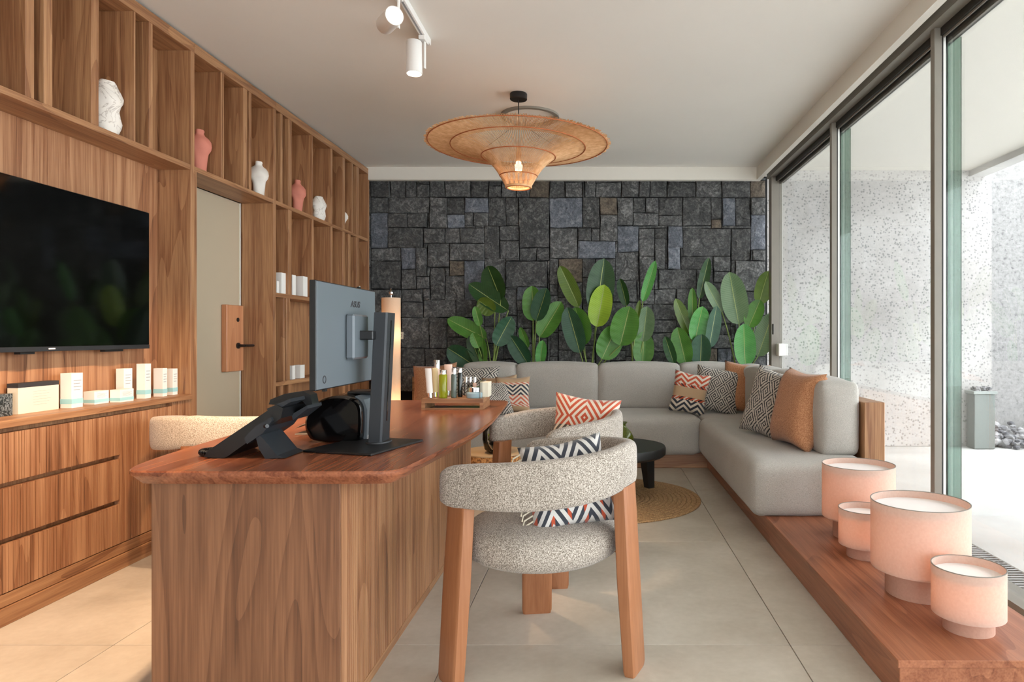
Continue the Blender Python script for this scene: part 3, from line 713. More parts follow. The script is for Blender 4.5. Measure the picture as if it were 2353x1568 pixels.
# ------------------------------------------------------------------ pillows
def pillow(wd, ht, th, mat, base, rz, tilt, label, group=None, roll=0, cat='pillow', n=18, tas=False):
    """base = point under the middle of its lower edge"""
    o = B().pillow(wd, ht, th, n).build('pillow', mat, smooth='all', local=True)
    Mt = Matrix.Translation(base) @ Matrix.Rotation(rz, 4, 'Z') @ Matrix.Rotation(tilt, 4, 'X') @ Matrix.Rotation(roll, 4, 'Y') @ Matrix.Translation((0, 0, ht/2))
    o.matrix_world = Mt; tag(o, label, cat, group)
    if tas:
        b_ = B()
        for k in range(16):
            z = -ht/2*.85+ht*.85*k/15; b_.tube([(-wd/2*.9, 0, z), (-wd/2-.02, -.004, z-.012), (-wd/2-.028, -.004, z-.03)], .003, 5)
        b_.build('fringe', M['cream'], o, local=True)
    return o
D = math.radians
S = .425
# foreground chair pillow: leans in the curve of the back; chair heading 158deg
pillow(.29, .30, .12, M['navy'], (-.075, 2.225, .45), D(12), D(-16), 'navy and white zigzag pillow with orange stripe on the foreground chair', tas=True, roll=D(-9))
pillow(.33, .33, .12, M['diamond'], (-.10, 3.28, .47), D(-4), D(-14), 'orange and charcoal diamond pillow on the second armchair', roll=D(7))
pillow(.42, .42, .13, M['cognac'], (-1.48, 6.04, S), D(-8), D(-14), 'cognac pillow at the far left end of the sofa', roll=D(-5))
pillow(.42, .40, .12, M['cognac'], (-1.20, 6.10, S), D(0), D(-12), 'cognac pillow almost hidden behind the leftmost woven-print pillow')
pillow(.45, .40, .13, M['weave'], (-1.12, 5.98, S), D(4), D(-14), 'black and cream dash-print pillow left on the sofa, behind the tray')
pillow(.32, .32, .11, M['kilim_top'], (-.86, 5.86, S), D(-6), D(-14), 'coral and navy chevron pillow, left one of two side by side', roll=D(-6))
pillow(.30, .32, .11, M['kilim_top'], (-.74, 5.74, S), D(8), D(-12), 'coral and navy chevron pillow, right one of two side by side')
pillow(.34, .34, .11, M['weave'], (-.86, 5.55, S), D(24), D(-38), 'small black and cream dash-print pillow lying in front of the chevron pillows')
pillow(.31, .36, .11, M['kilim'], (.73, 5.72, S), D(-8), D(-10), 'orange, tan and black chevron pillow right of the sofa middle', roll=D(10))
pillow(.40, .40, .13, M['weave'], (.97, 5.78, S), D(-16), D(-12), 'black and cream dash-print pillow next to the orange chevron one', roll=D(8))
pillow(.40, .44, .13, M['cognac'], (1.20, 5.75, S), D(-28), D(-10), 'cognac pillow in the far right corner of the sofa', roll=D(5))
pillow(.44, .46, .14, M['weave'], (1.05, 4.42, S), D(-62), D(-16), 'large black and cream dash-print pillow on the right sofa arm section', roll=D(8))
pillow(.42, .47, .20, M['cognac'], (1.13, 4.02, S), D(-76), D(-13), 'large cognac pillow nearest the camera on the sofa', roll=D(3))

# ------------------------------------------------------------------ sofa
sf = thing('sofa', (.3, 5.6, 0), 'large grey L-shaped sofa with loose back cushions on a walnut base', 'sofa')
def cush(name, *a, r=.05, puff=.012, n=10, pip=None):
    return B().soft(*a, r=r, puff=puff, n=n, wob=.0018).build(name, M['sofa'], sf, smooth='all')
box(-1.78, 1.44, 5.55, 6.40, 0, .132, bev=.003).build('sofa_base', M['woodX'], sf)
cush('seat_cushion', -1.78, .838, 5.47, 6.40, .112, S, r=.06, puff=.01, n=14)
cush('seat_cushion', .842, 1.45, 5.30, 6.40, .133, S, r=.03, puff=.0)
cush('seat_cushion', .80, 1.45, 3.54, 5.47, .128, S, r=.06, puff=.008, n=14)
for x0, x1 in ((-1.25, -.765), (-.76, -.015), (-.010, .735), (.74, 1.22)):
    cush('back_cushion', x0, x1, 6.14, 6.38, S-.005, .832, r=.035, puff=.022, n=12)
for y0, y1, z1 in ((3.74, 4.42, .828), (4.43, 5.06, .83), (5.07, 5.70, .825), (5.71, 6.13, .82)):
    c_ = cush('back_cushion', 1.225, 1.445, y0, y1, S-.005, z1, r=.035, puff=.025, n=12)
    pts = []
    for k in range(40):
        a = 2*PI*k/40; cx_ = math.copysign(abs(math.cos(a))**.35, math.cos(a)); cz_ = math.copysign(abs(math.sin(a))**.35, math.sin(a))
        pts.append((1.41, (y0+y1)/2+cx_*((y1-y0)/2-.004), (S+z1)/2+cz_*((z1-S)/2-.004)))
    B().tube(pts+[pts[0]], .004, 5, cap=False).build('piping', M['piping'], c_, smooth='all')
box(1.452, 1.565, 3.70, 6.40, 0, .722, bev=.003).build('back_frame', M['woodZ'], sf)
box(-1.78, 1.565, 6.402, 6.43, 0, .70, bev=.003).build('rear_panel', M['woodX'], sf)
# low platform
pf = thing('platform_bench', (1.16, 3.0, 0), 'low walnut platform running along the glass wall under the lamps', 'platform')
box(.885, 1.44, 1.99, 5.548, 0, .109, bev=.002).build('platform_body', M['platform'], pf)
box(.877, 1.445, 1.982, 5.548, .110, .1325, bev=.002).build('platform_top', M['platform'], pf)
# ------------------------------------------------------------------ table lamps
def lamp(x, y, Rr, h, hb, label, grp):
    z = .1325; t_ = thing('table_lamp', (x, y, z), label, 'lamp', grp)
    rb = Rr*.70
    B().lathe([(0, 0), (rb, 0), (rb, hb-z+.03), (rb-.003, hb-z+.03), (rb-.003, .004), (0, .004)], 48, (x, y, z), cap=False).build('lamp_base', M['shadebase'], t_, smooth=True)
    B().lathe([(Rr, hb-z), (Rr, h-z), (Rr-.002, h-z), (Rr-.002, hb-z)], 64, (x, y, z), cap=False).build('lamp_shade', M['shade'], t_, smooth=True)
    B().lathe([(Rr-.0005, h-z), (Rr+.001, h-z-.001), (Rr+.001, h-z+.001), (Rr-.0025, h-z+.001), (Rr-.0025, h-z-.001)], 64, (x, y, z), cap=False).build('shade_rim', M['frame'], t_, smooth=True)
    B().lathe([(0, h-z-.030), (Rr-.004, h-z-.030), (Rr-.004, h-z-.027), (0, h-z-.027)], 48, (x, y, z), cap=False).build('diffuser', M['diffuser'], t_, smooth=True)
    B().lathe([(0, hb-z+.006), (rb+.0, hb-z+.006), (Rr-.003, hb-z+.006)], 48, (x, y, z), cap=False).build('lower_diffuser', M['diffuser'], t_, smooth=True)
    bz = (h+hb)/2
    B().lathe([(0, -.02), (.012, -.015), (.018, 0), (.012, .018), (0, .022)], 12, (x, y, bz), cap=False).build('bulb', M['bulb'], t_, smooth=True)
    d = bpy.data.lights.new('lamp_glow', 'POINT'); d.energy = 1.15*(Rr/.17)**1.6; d.color = (1, .72, .54); d.shadow_soft_size = .03
    o = bpy.data.objects.new('lamp_glow', d); COL.objects.link(o); o.location = (0, 0, bz-z); o.parent = t_
lamp(1.234, 3.22, .165, .477, .226, 'large blush drum lamp nearest the sofa on the platform', 'large blush lamps')
lamp(1.153, 2.93, .110, .340, .185, 'small blush drum lamp between the two large lamps', 'small blush lamps')
lamp(1.190, 2.51, .170, .474, .228, 'large blush drum lamp in the middle of the platform', 'large blush lamps')
lamp(1.202, 2.20, .110, .338, .183, 'small blush drum lamp nearest the camera on the platform', 'small blush lamps')

# ------------------------------------------------------------------ rug, tables
rg = thing('jute_rug', (.05, 4.5, 0), 'round braided jute rug under the black coffee table', 'rug')
for k in range(20):
    r0 = .62-k*.031
    b_ = B(); prof = [(r0-.0155, .001), (r0, .001), (r0+.0005, .006), (r0-.003, .0105), (r0-.0155, .0115), (r0-.027, .0105), (r0-.0305, .006), (r0-.0305, .001)]
    prof = [(max(r, .0005), z) for r, z in prof]
    b_.lathe(prof, 72, (.05, 4.5, 0), cap=False).build('braid_ring', M['jute'], rg, smooth='all')
ct = thing('coffee_table', (.10, 4.62, .0115), 'round black wooden coffee table on thick legs', 'table')
B().lathe([(0, .272), (.335, .272), (.35, .285), (.352, .325), (.345, .338), (0, .34)], 56, (.10, 4.62, 0), cap=False).build('tabletop', M['blackwood'], ct, smooth=True)
for ang in (33, -75, 160):
    a = math.radians(ang); rd, tg = V(math.cos(a), math.sin(a)), V(-math.sin(a), math.cos(a)); rr = []
    for z, ro, wd, th in ((.0125, .30, .055, .05), (.275, .275, .085, .075)):
        rr.append([(.10+p.x, 4.62+p.y, z) for p in (rd*(ro+sx*th/2)+tg*(sy*wd/2) for sx, sy in ((1, 1), (-1, 1), (-1, -1), (1, -1)))])
    B().rings(rr).build('leg', M['blackwood'], ct)
vs_ = B().lathe([(0, 0), (.035, 0), (.062, .015), (.078, .045), (.076, .075), (.058, .108), (.036, .132), (.024, .147), (.024, .158), (.036, .172), (.033, .173), (.020, .158), (.021, .146), (.033, .130), (.054, .106), (.071, .075), (.073, .046), (.058, .019), (.03, .006), (0, .005)], 40, (.15, 4.50, .34), cap=False).build('glass_vase', M['green_glass'], smooth='all')
tag(vs_, 'bulbous green glass vase on the black coffee table', 'vase')
st = thing('side_table', (-.70, 4.42, 0), 'cork drum side table beyond the end of the desk', 'table')
B().lathe([(0, 0), (.205, 0), (.21, .01), (.21, .315), (.205, .325), (0, .325)], 48, (-.70, 4.42, 0), cap=False).build('drum', M['cork'], st, smooth=True)
B().lathe([(0, .325), (.208, .325), (.208, .333), (0, .334)], 48, (-.70, 4.42, 0), cap=False).build('top_disc', plain('pale_maple', lin(206, 172, 130), .5, noise=8), st, smooth=True)
tr_ = thing('terrarium', (-.66, 4.34, .334), 'glass bowl of moss and dark stones on the cork side table', 'vase')
B().lathe([(0, 0), (.05, 0), (.082, .03), (.094, .09), (.092, .15), (.082, .20), (.080, .20), (.089, .15), (.090, .09), (.079, .034), (.048, .005), (0, .005)], 36, (-.66, 4.34, .334), cap=False).build('glass_bowl', M['acrylic'], tr_, smooth='all')
b_ = B()
for _ in range(70):
    a, r_ = R.random()*6.28, R.random()**.5*.066; pebble(b_, -.66+math.cos(a)*r_, 4.34+math.sin(a)*r_, .356+R.random()*.06, .016)
o = b_.build('dark_stones', M['blackwood'], tr_); o['kind'] = 'stuff'
b_ = B()
for _ in range(40):
    a, r_ = R.random()*6.28, R.random()**.5*.06; pebble(b_, -.66+math.cos(a)*r_, 4.34+math.sin(a)*r_, .43+R.random()*.02, .02)
o = b_.build('moss', M['moss'], tr_); o['kind'] = 'stuff'
b_ = B()
for k in range(6):
    a = k*1.05; b_.tube([(-.66, 4.34, .44), (-.66+.03*math.cos(a), 4.34+.03*math.sin(a), .49), (-.66+.07*math.cos(a), 4.34+.05*math.sin(a), .53)], [.003, .012, .001], 6)
b_.build('succulent', LEAF['d'], tr_, smooth='all')

# ------------------------------------------------------------------ things on the desk
DH = .7205
mo = thing('monitor', (-.75, 2.29, DH), 'grey-backed computer monitor on a tall black stand, seen from behind', 'monitor')
box(-.838, -.818, 1.945, 2.455, .928, 1.25, bev=.002).build('screen_panel', M['black'], mo)
box(-.819, -.8165, 1.948, 2.452, .931, 1.247, bev=.001).build('back_cover', M['screenback'], mo)
pn = mo.children[-1]
B().box(-.8175, -.788, 2.165, 2.30, 1.012, 1.158, bev=.006).build('mount_box', M['screenback'], mo)
box(-.792, -.745, 2.215, 2.262, 1.075, 1.105, bev=.003).build('arm', M['black'], mo)
b_ = B(); b_.rings([[(x+lean, y, z) for x, y in ((-.770, 2.246), (-.733, 2.246), (-.727, 2.252), (-.727, 2.330), (-.733, 2.336), (-.770, 2.336), (-.773, 2.330), (-.773, 2.252))] for z, lean in ((.728, 0), (1.160, .020), (1.166, .020))])
b_.build('column', M['charcoal'], mo, smooth=True)
b_ = B(); b_.rings([[(-.7262+l_, y, z) for y in (2.285, 2.292)]+[(-.7252+l_, y, z) for y in (2.292, 2.285)] for z, l_ in ((.80, .0035), (1.14, .019))]).build('cable_slot', M['blackgloss'], mo)
bp = B().box(-.125, .125, -.150, .150, 0, .0075, bev=.002)
bmesh.ops.rotate(bp.bm, verts=bp.bm.verts, matrix=Matrix.Rotation(D(-16), 3, 'Z')); bmesh.ops.translate(bp.bm, verts=bp.bm.verts, vec=(-.775, 2.235, DH))
bp.build('base_plate', M['black'], mo)
B().lathe([(0, 0), (.042, 0), (.040, .006), (0, .008)], 24, (-.75, 2.29, DH+.006), cap=False, sy=1.4).build('base_collar', M['charcoal'], mo, smooth=True)
B().lathe([(.012, 0), (.012, .0015), (.0095, .0015), (.0095, 0)], 20, (-.8168, 2.00, .958), cap=False, M4=Mx).build('port_ring', M['ink'], mo)
box(-.832, -.825, 2.31, 2.33, 1.25, 1.256).build('camera_tab', M['black'], mo); box(-.832, -.822, 2.02, 2.035, .921, .929).build('power_button', M['black'], mo)
def text(s_, size, mat, parent, Mt, name='lettering', ext=.0006):
    c = bpy.data.curves.new('t', 'FONT'); c.body = s_; c.size = size; c.extrude = ext; c.align_x = 'CENTER'; c.align_y = 'CENTER'; c.space_character = .95; c.offset = size*.02
    o = bpy.data.objects.new('t', c); COL.objects.link(o); bpy.context.view_layer.update()
    me = bpy.data.meshes.new_from_object(o.evaluated_get(bpy.context.evaluated_depsgraph_get())); bpy.data.objects.remove(o)
    me.transform(Mt); me.materials.clear(); me.materials.append(mat); x = bpy.data.objects.new(name, me); COL.objects.link(x); x.parent = parent; return x
Rt = Matrix(((0, 0, 1, 0), (1, 0, 0, 0), (0, 1, 0, 0), (0, 0, 0, 1)))
text('ASUS', .029, M['ink'], mo, Matrix.Translation((-.8162+.75, 2.255-2.29, 1.192-DH)) @ Rt @ Matrix.Diagonal((1.3, 1, 1, 1)) @ Matrix(((1, .18, 0, 0), (0, 1, 0, 0), (0, 0, 1, 0), (0, 0, 0, 1))))
# desk phone (seen from behind)
ph = thing('desk_phone', (-1.03, 2.08, DH), 'black desk telephone tilted on its foot, left on the desk', 'telephone')
def slab(parent, name, mat, pr, y0, y1, dz=0, sm=False):
    """pr: polygon in x,z relative to phone origin, extruded along y"""
    b_ = B(); b_.rings([[(ph.location.x+x, y, DH+z) for x, z in pr] for y in (y0, y1)]); return b_.build(name, mat, parent, smooth=sm)
slab(ph, 'body', M['black'], [(-.155, .004), (-.10, .000), (-.085, .006), (.075, .120), (.082, .150), (.060, .160), (-.145, .022)], 2.02, 2.21)
slab(ph, 'back_plate', M['charcoal'], [(-.02, .045), (.028, .078), (.055, .115), (.050, .124), (.005, .098), (-.03, .062)], 2.008, 2.21)
slab(ph, 'handset', M['black'], [(-.02, .150), (.02, .146), (.055, .163), (.090, .158), (.107, .135), (.118, .150), (.112, .180), (.090, .192), (.030, .183), (-.015, .165)], 2.14, 2.19)
slab(ph, 'display', M['charcoal'], [(.028, .148), (.098, .178), (.100, .168), (.035, .132)], 2.03, 2.13)
slab(ph, 'foot', M['charcoal'], [(.002, .066), (.016, .070), (.066, .010), (.090, .002), (.030, .000), (.012, .030)], 2.015, 2.15)
slab(ph, 'cradle', M['charcoal'], [(.075, .105), (.120, .140), (.118, .150), (.070, .122)], 2.10, 2.21)
B().tube([(ph.location.x+.035, 2.006, DH+.098), (ph.location.x+.045, 1.998, DH+.100)], .006).build('hook', M['black'], ph, smooth=True)
pts = []
for k in range(420):
    t_ = k/419; a = PI*1.25*t_; cx_ = -1.165-.06*math.sin(a)*1.0; cy_ = 2.045+.075*(1-math.cos(a))*.6-.02*t_
    q = t_*2*PI*36; pts.append((cx_+.0075*math.cos(q)*.5, cy_+.0075*math.cos(q), DH+.0105+.0075*math.sin(q)))
B().tube(pts, .0022, 5).build('coiled_cord', M['black'], ph, smooth='all')
# receipt printer
pr = thing('label_printer', (-.91, 2.36, DH), 'black rounded label printer standing behind the monitor stand', 'printer')
def prof(k=1., dx=0):
    out = []
    for (x, z) in ((-.078, .0), (.082, .0), (.090, .02), (.092, .10), (.085, .135), (.060, .155), (.020, .163), (-.030, .158), (-.070, .138), (-.098, .100), (-.107, .065), (-.100, .030)): out.append((x*k, .08+(z-.08)*k))
    return smooth_poly(out, 2)
B().rings([[(-.91+x, y, DH+.0+z) for x, z in prof(k)] for k, y in ((.90, 2.312), (.97, 2.318), (.995, 2.33), (1, 2.345), (1, 2.56), (.95, 2.575))]).build('housing', M['blackgloss'], pr, smooth=True)
B().rings([[(-.91+x, y, DH+z) for x, z in ((.087, .004), (.098, .01), (.100, .11), (.088, .145), (.06, .158), (.055, .15), (.085, .10))] for y in (2.35, 2.55)]).build('side_trim', M['screenback'], pr, smooth=True)
box(-.835, -.80, 2.36, 2.46, DH+.005, DH+.02).build('paper_slot', M['white'], pr)
box(-.90, -.81, 2.40, 2.50, DH+.158, DH+.170, bev=.004).build('button_panel', M['black'], pr)
b_ = B(); pp = [(-.10+.2*i/14, .012+.030*math.exp(-((i-3)/3.2)**2)) for i in range(15)]
b_.rings([[(-1.03+x, y, DH+z-.0018) for x, z in pp]+[(-1.03+x, y, DH+z) for x, z in pp[::-1]] for y in (2.50, 2.66)])
o = thing('curled_leaflet', (-1.03, 2.58, DH), 'curled beige leaflet lying behind the telephone', 'leaflet')
b_.rings([[(-1.03+x, y, DH+.0005) for x in (-.10, .10)]+[(-1.03+x, y, DH+.004) for x in (.10, -.10)] for y in (2.50, 2.66)]).build('sheet', plain('beige_paper', lin(176, 164, 148), .8), o, smooth=True)
for k in range(5): box(-1.0+.012*k, -.994+.012*k, 2.53, 2.60, DH+.0140, DH+.0148).build('print_mark', M['ink'], o)
bk = thing('paper_pouch', (-.95, 2.70, DH), 'dark pouch of papers behind the printer at the back of the desk', 'bag')
B().soft(-1.05, -.86, 2.62, 2.78, DH+.001, DH+.06, r=.025, puff=.01, n=8).build('pouch', M['black'], bk, smooth='all')
box(-1.02, -.88, 2.64, 2.76, DH+.119, DH+.122).build('papers', M['card'], bk)
# tray riser
TY = 3.355; TZ = DH+.054
ty = thing('tray_riser', (-.735, 3.45, DH), 'low walnut display riser at the far end of the desk', 'tray')
B().box(-.887, -.58, TY, 3.56, TZ-.022, TZ, bev=.001).build('tray_top', M['woodX'], ty)
for x0, x1 in ((-.887, -.87), (-.597, -.58)): box(x0, x1, TY, 3.56, DH, TZ-.022).build('tray_leg', M['woodX'], ty)
box(-.87, -.597, TY+.0, TY+.012, DH, DH+.008).build('tray_rail', M['woodX'], ty)
B().box(-.60, -.597, TY+.002, 3.55, TZ, TZ+.085).box(-.60, -.50, 3.547, 3.55, TZ, TZ+.06).build('acrylic_divider', M['acrylic'], ty)
def X_(px, y): return (px-1378)/1550*y
def bottle(name, px, y, r, h, cap, mats, label, cat='bottle'):
    o = thing(name, (X_(px, y), y, TZ), label, cat); x = o.location.x
    hb = h-cap
    B().lathe([(0, .001), (r*.95, .001), (r, .006), (r, hb-.006), (r*.8, hb), (0, hb)], 24, (x, y, TZ), cap=False).build('body', mats[0], o, smooth=True)
    B().lathe([(0, hb), (r*.82, hb), (r*.82, h-.002), (r*.76, h), (0, h)], 24, (x, y, TZ), cap=False).build('cap', mats[1], o, smooth=True)
def tubeb(px, y, r, h, mat, label, lean=0):
    o = thing('cream_tube', (X_(px, y), y, TZ), label, 'tube'); x = o.location.x; rr = []
    for t_, a, b__ in ((.02, .8, .8), (.18, .8, .8), (.181, 1, 1), (.6, 1, .7), (1, 1.05, .12)):
        rr.append([(x+lean*t_+math.cos(2*PI*i/20)*r*a, y+math.sin(2*PI*i/20)*r*b__, TZ+h*t_) for i in range(20)])
    B().rings(rr[2:]).build('body', mat, o, smooth=True); B().rings(rr[:2]).build('cap', M['chrome'], o, smooth=True)
tubeb(989, 3.39, .016, .150, M['card'], 'white cosmetic tube standing at the left end of the riser', -.012)
tubeb(1001, 3.43, .015, .150, M['ivory'], 'ivory cosmetic tube second from the left on the riser', -.004)
bottle('pump_bottle', 1004, 3.51, .019, .188, .045, (M['peach'], M['chrome']), 'tallest bottle with mirrored cap at the back left of the riser')
bottle('serum_bottle', 1018, 3.40, .021, .142, .022, (M['liquid_green'], M['chrome']), 'bottle of yellow-green liquid at the front of the riser')
tubeb(1030, 3.50, .020, .165, M['peach'], 'blush cosmetic tube behind the green bottle')
bottle('serum_bottle', 1043, 3.41, .014, .150, .030, (M['liquid_grey'], M['chrome']), 'slim bottle of greyish liquid right of the green one')
bottle('serum_bottle', 1057, 3.45, .013, .148, .022, (M['liquid_dark'], M['chrome']), 'slim black bottle in the middle of the riser')
bottle('serum_bottle', 1071, 3.52, .010, .100, .03, (M['acrylic'], M['chrome']), 'tiny clear bottle behind the blue jar, left')
bottle('serum_bottle', 1081, 3.52, .010, .100, .03, (M['acrylic'], M['chrome']), 'tiny clear bottle behind the blue jar, middle')
bottle('serum_bottle', 1091, 3.52, .010, .098, .03, (M['peach'], M['chrome']), 'tiny blush bottle behind the blue jar, right')
bottle('cream_jar', 1090, 3.41, .041, .055, .024, (M['blue_glass'], M['chrome']), 'pale blue cream jar with mirrored lid on the riser', 'jar')
o = box(X_(1108, 3.47), X_(1108, 3.47)+.035, 3.45, 3.55, TZ, TZ+.075, bev=.001).build('carton_box', M['cream']); o.location.x -= .0
tag(o, 'small cream carton at the right end of the riser', 'box')

# ------------------------------------------------------------------ floor column lamp, socket
cl = thing('column_lamp', (-1.88, 6.08, 0), 'tall cream cylinder floor lamp at the far end of the shelving', 'lamp')
B().lathe([(0, 0), (.085, 0), (.085, .03), (0, .03)], 32, (-1.88, 6.08, 0), cap=False).build('lamp_foot', M['black'], cl, smooth=True)
B().lathe([(.083, .03), (.083, 1.425), (.081, 1.425), (.081, .03)], 40, (-1.88, 6.08, 0), cap=False).build('lamp_shade', M['paper'], cl, smooth=True)
B().lathe([(0, 1.425), (.083, 1.425), (.083, 1.43), (0, 1.43)], 32, (-1.88, 6.08, 0), cap=False).build('top_disc', M['paper'], cl, smooth=True)
B().lathe([(0, 1.43), (.006, 1.43), (.006, 1.455), (.022, 1.468), (.022, 1.482), (.006, 1.495), (.010, 1.51), (0, 1.52)], 16, (-1.88, 6.08, 0), cap=False).build('finial', M['chrome'], cl, smooth=True)
for z in (.5, 1.1):
    d = bpy.data.lights.new('column_glow', 'POINT'); d.energy = 1.3; d.color = (1, .86, .74); d.shadow_soft_size = .04
    o = bpy.data.objects.new('column_glow', d); COL.objects.link(o); o.location = (0, 0, z); o.parent = cl
sk = thing('wall_socket', (-1.95, 6.625, 1.09), 'pale power socket on the stone wall by the column lamp', 'socket')
box(-1.980, -1.928, 6.612, 6.63, 1.055, 1.125, bev=.002).build('plate', M['cream'], sk)
B().lathe([(.018, 0), (.018, .003), (.014, .003), (.012, -.004), (0, -.004)], 20, (-1.954, 6.611, 1.09), cap=False, M4=Matrix.Rotation(PI/2, 4, 'X')).build('socket_ring', M['frame'], sk, smooth=True)

# ------------------------------------------------------------------ ceiling: spotlights, pendant, ring
tk = thing('track_rail', (-.94, 2.2, CEIL), 'white ceiling track carrying the spotlights', 'track light')
box(-.955, -.925, .5, 3.70, CEIL-.035, CEIL, bev=.002).build('rail', M['white'], tk)
box(-.945, -.935, .5, 3.69, CEIL-.036, CEIL-.034).build('rail_slot', M['ink_pale'], tk)
def spot(y, dirv, label, e, body_off=(-.045, -.02), lens=True):
    dv = V(*dirv).normalized(); top = V(-.94, y, CEIL-.035)
    o = thing('spotlight', top, label, 'spotlight', 'white track spotlights')
    box(-.958, -.922, y-.04, y+.04, CEIL-.058, CEIL-.0365, bev=.003).build('adapter', M['white'], o)
    box(-.938, -.928, y-.008, y+.008, CEIL-.20, CEIL-.058, bev=.002).build('arm', M['white'], o)
    q = dv.to_track_quat('-Z', 'Y').to_matrix().to_4x4(); c = V(-.94, y, CEIL-.15)+V(body_off[0], body_off[1], 0)
    B().lathe([(0, .085), (.040, .085), (.042, .08), (.042, -.088), (.038, -.088), (.036, -.07), (0, -.07)], 32, c, cap=False, M4=q).build('can', M['white'], o, smooth=True)
    B().lathe([(0, -.0712), (.034, -.0712), (.034, -.0732), (0, -.0732)], 24, c, cap=False, M4=q).build('lens', M['lens'], o, smooth=True)
    d = bpy.data.lights.new('spot_beam', 'SPOT'); d.energy = e; d.spot_size = D(62); d.spot_blend = .5; d.color = (1, .68, .43); d.shadow_soft_size = .03
    l_ = bpy.data.objects.new('spot_beam', d); COL.objects.link(l_); l_.parent = o
    p = c+dv*.10-top; l_.matrix_local = Matrix.Translation(p) @ dv.to_track_quat('-Z', 'Y').to_matrix().to_4x4()
spot(3.60, (.02, -.04, -1), 'white track spotlight at the end of the track, pointing straight down', 60)
spot(3.13, (.50, -.80, -.12), 'lit white track spotlight turned towards the camera', 16, (-.045, .03))
spot(2.35, (-.55, .25, -1), 'white track spotlight above the desk, out of view at the top', 110)
spot(1.55, (-.55, .35, -1), 'white track spotlight nearest the camera, out of view at the top', 130)
PX, PY = -.545, 4.53
pe = thing('pendant_lamp', (PX, PY, CEIL), 'wide rattan trumpet pendant lamp hanging from the ceiling', 'pendant lamp')
B().lathe([(0, 0), (.055, 0), (.058, -.005), (.058, -.038), (.054, -.042), (0, -.042)], 32, (PX, PY, CEIL), cap=False).build('canopy', M['black'], pe, smooth=True)
B().tube([(PX, PY, CEIL-.04), (PX, PY, 2.33)], .0035, 6).build('cable', M['black'], pe)
b_ = B()
for k in range(3):
    a = k*2.1+.5; b_.tube([(PX, PY, 2.52), (PX+.33*math.cos(a), PY+.33*math.sin(a), 2.375)], .0016, 5)
b_.build('suspension_wire', M['black'], pe)
prf = [(.078, 2.085), (.086, 2.092), (.10, 2.12), (.125, 2.165), (.155, 2.21), (.19, 2.25), (.235, 2.288), (.29, 2.318), (.36, 2.341), (.44, 2.357), (.52, 2.369), (.585, 2.377), (.612, 2.380)]
def pr_at(s_):
    f = s_*(len(prf)-1); i = min(int(f), len(prf)-2); t_ = f-i
    return prf[i][0]*(1-t_)+prf[i+1][0]*t_, prf[i][1]*(1-t_)+prf[i+1][1]*t_
b_ = B()
def ribset(n, off, j0, rad0, rad1):
    for k in range(n):
        a = 2*PI*(k+off)/n; jr = R.uniform(-.012, .010)
        pts = []
        for j in range(j0, 15):
            r_, z_ = pr_at(j/14)
            if j == 14: r_ += jr
            pts.append((PX+math.cos(a)*r_, PY+math.sin(a)*r_, z_+R.uniform(-.001, .001)))
        b_.tube(pts, [rad0+(rad1-rad0)*j/14 for j in range(j0, 15)], 4, cap=False)
ribset(52, 0, 0, .0019, .0030); ribset(52, .5, 1, .0017, .0030); ribset(104, .5, 5, .0015, .0030); ribset(208, .5, 10, .0015, .0030)
rb = b_.build('cane_ribs', M['rattan'], pe, smooth='all'); rb['kind'] = 'stuff'
def hoop(r, z, t_=.0035, nm='hoop', m='binding'):
    B().tube([(PX+math.cos(2*PI*i/72)*r, PY+math.sin(2*PI*i/72)*r, z) for i in range(73)], t_, 6, cap=False).build(nm, M[m], pe, smooth='all')
for s_ in (.0, .25, .52, .76, .95):
    r_, z_ = pr_at(s_); hoop(r_, z_-.004)
hoop(.083, 2.088, .008, 'bottom_rim', 'rattan')
B().lathe([(0, .09), (.016, .09), (.018, .0), (0, 0)], 16, (PX, PY, 2.265), cap=False).build('bulb_holder', M['binding'], pe, smooth=True)
B().lathe([(0, 0), (.016, -.008), (.027, -.04), (.024, -.065), (0, -.08)], 20, (PX, PY, 2.265), cap=False).build('bulb', M['bulb'], pe, smooth=True)
d = bpy.data.lights.new('pendant_glow', 'POINT'); d.energy = .7; d.color = (1, .82, .62); d.shadow_soft_size = .03
o = bpy.data.objects.new('pendant_glow', d); COL.objects.link(o); o.location = (0, 0, 2.16-CEIL); o.parent = pe
rn = B().lathe([(.215, 0), (.215, -.016), (.185, -.016), (.175, 0)], 64, (-.515, 4.98, CEIL), cap=False).build('ceiling_ring', M['frame'], smooth=True)
tag(rn, 'flat grey ring fixture on the ceiling behind the pendant lamp', 'ceiling ring')

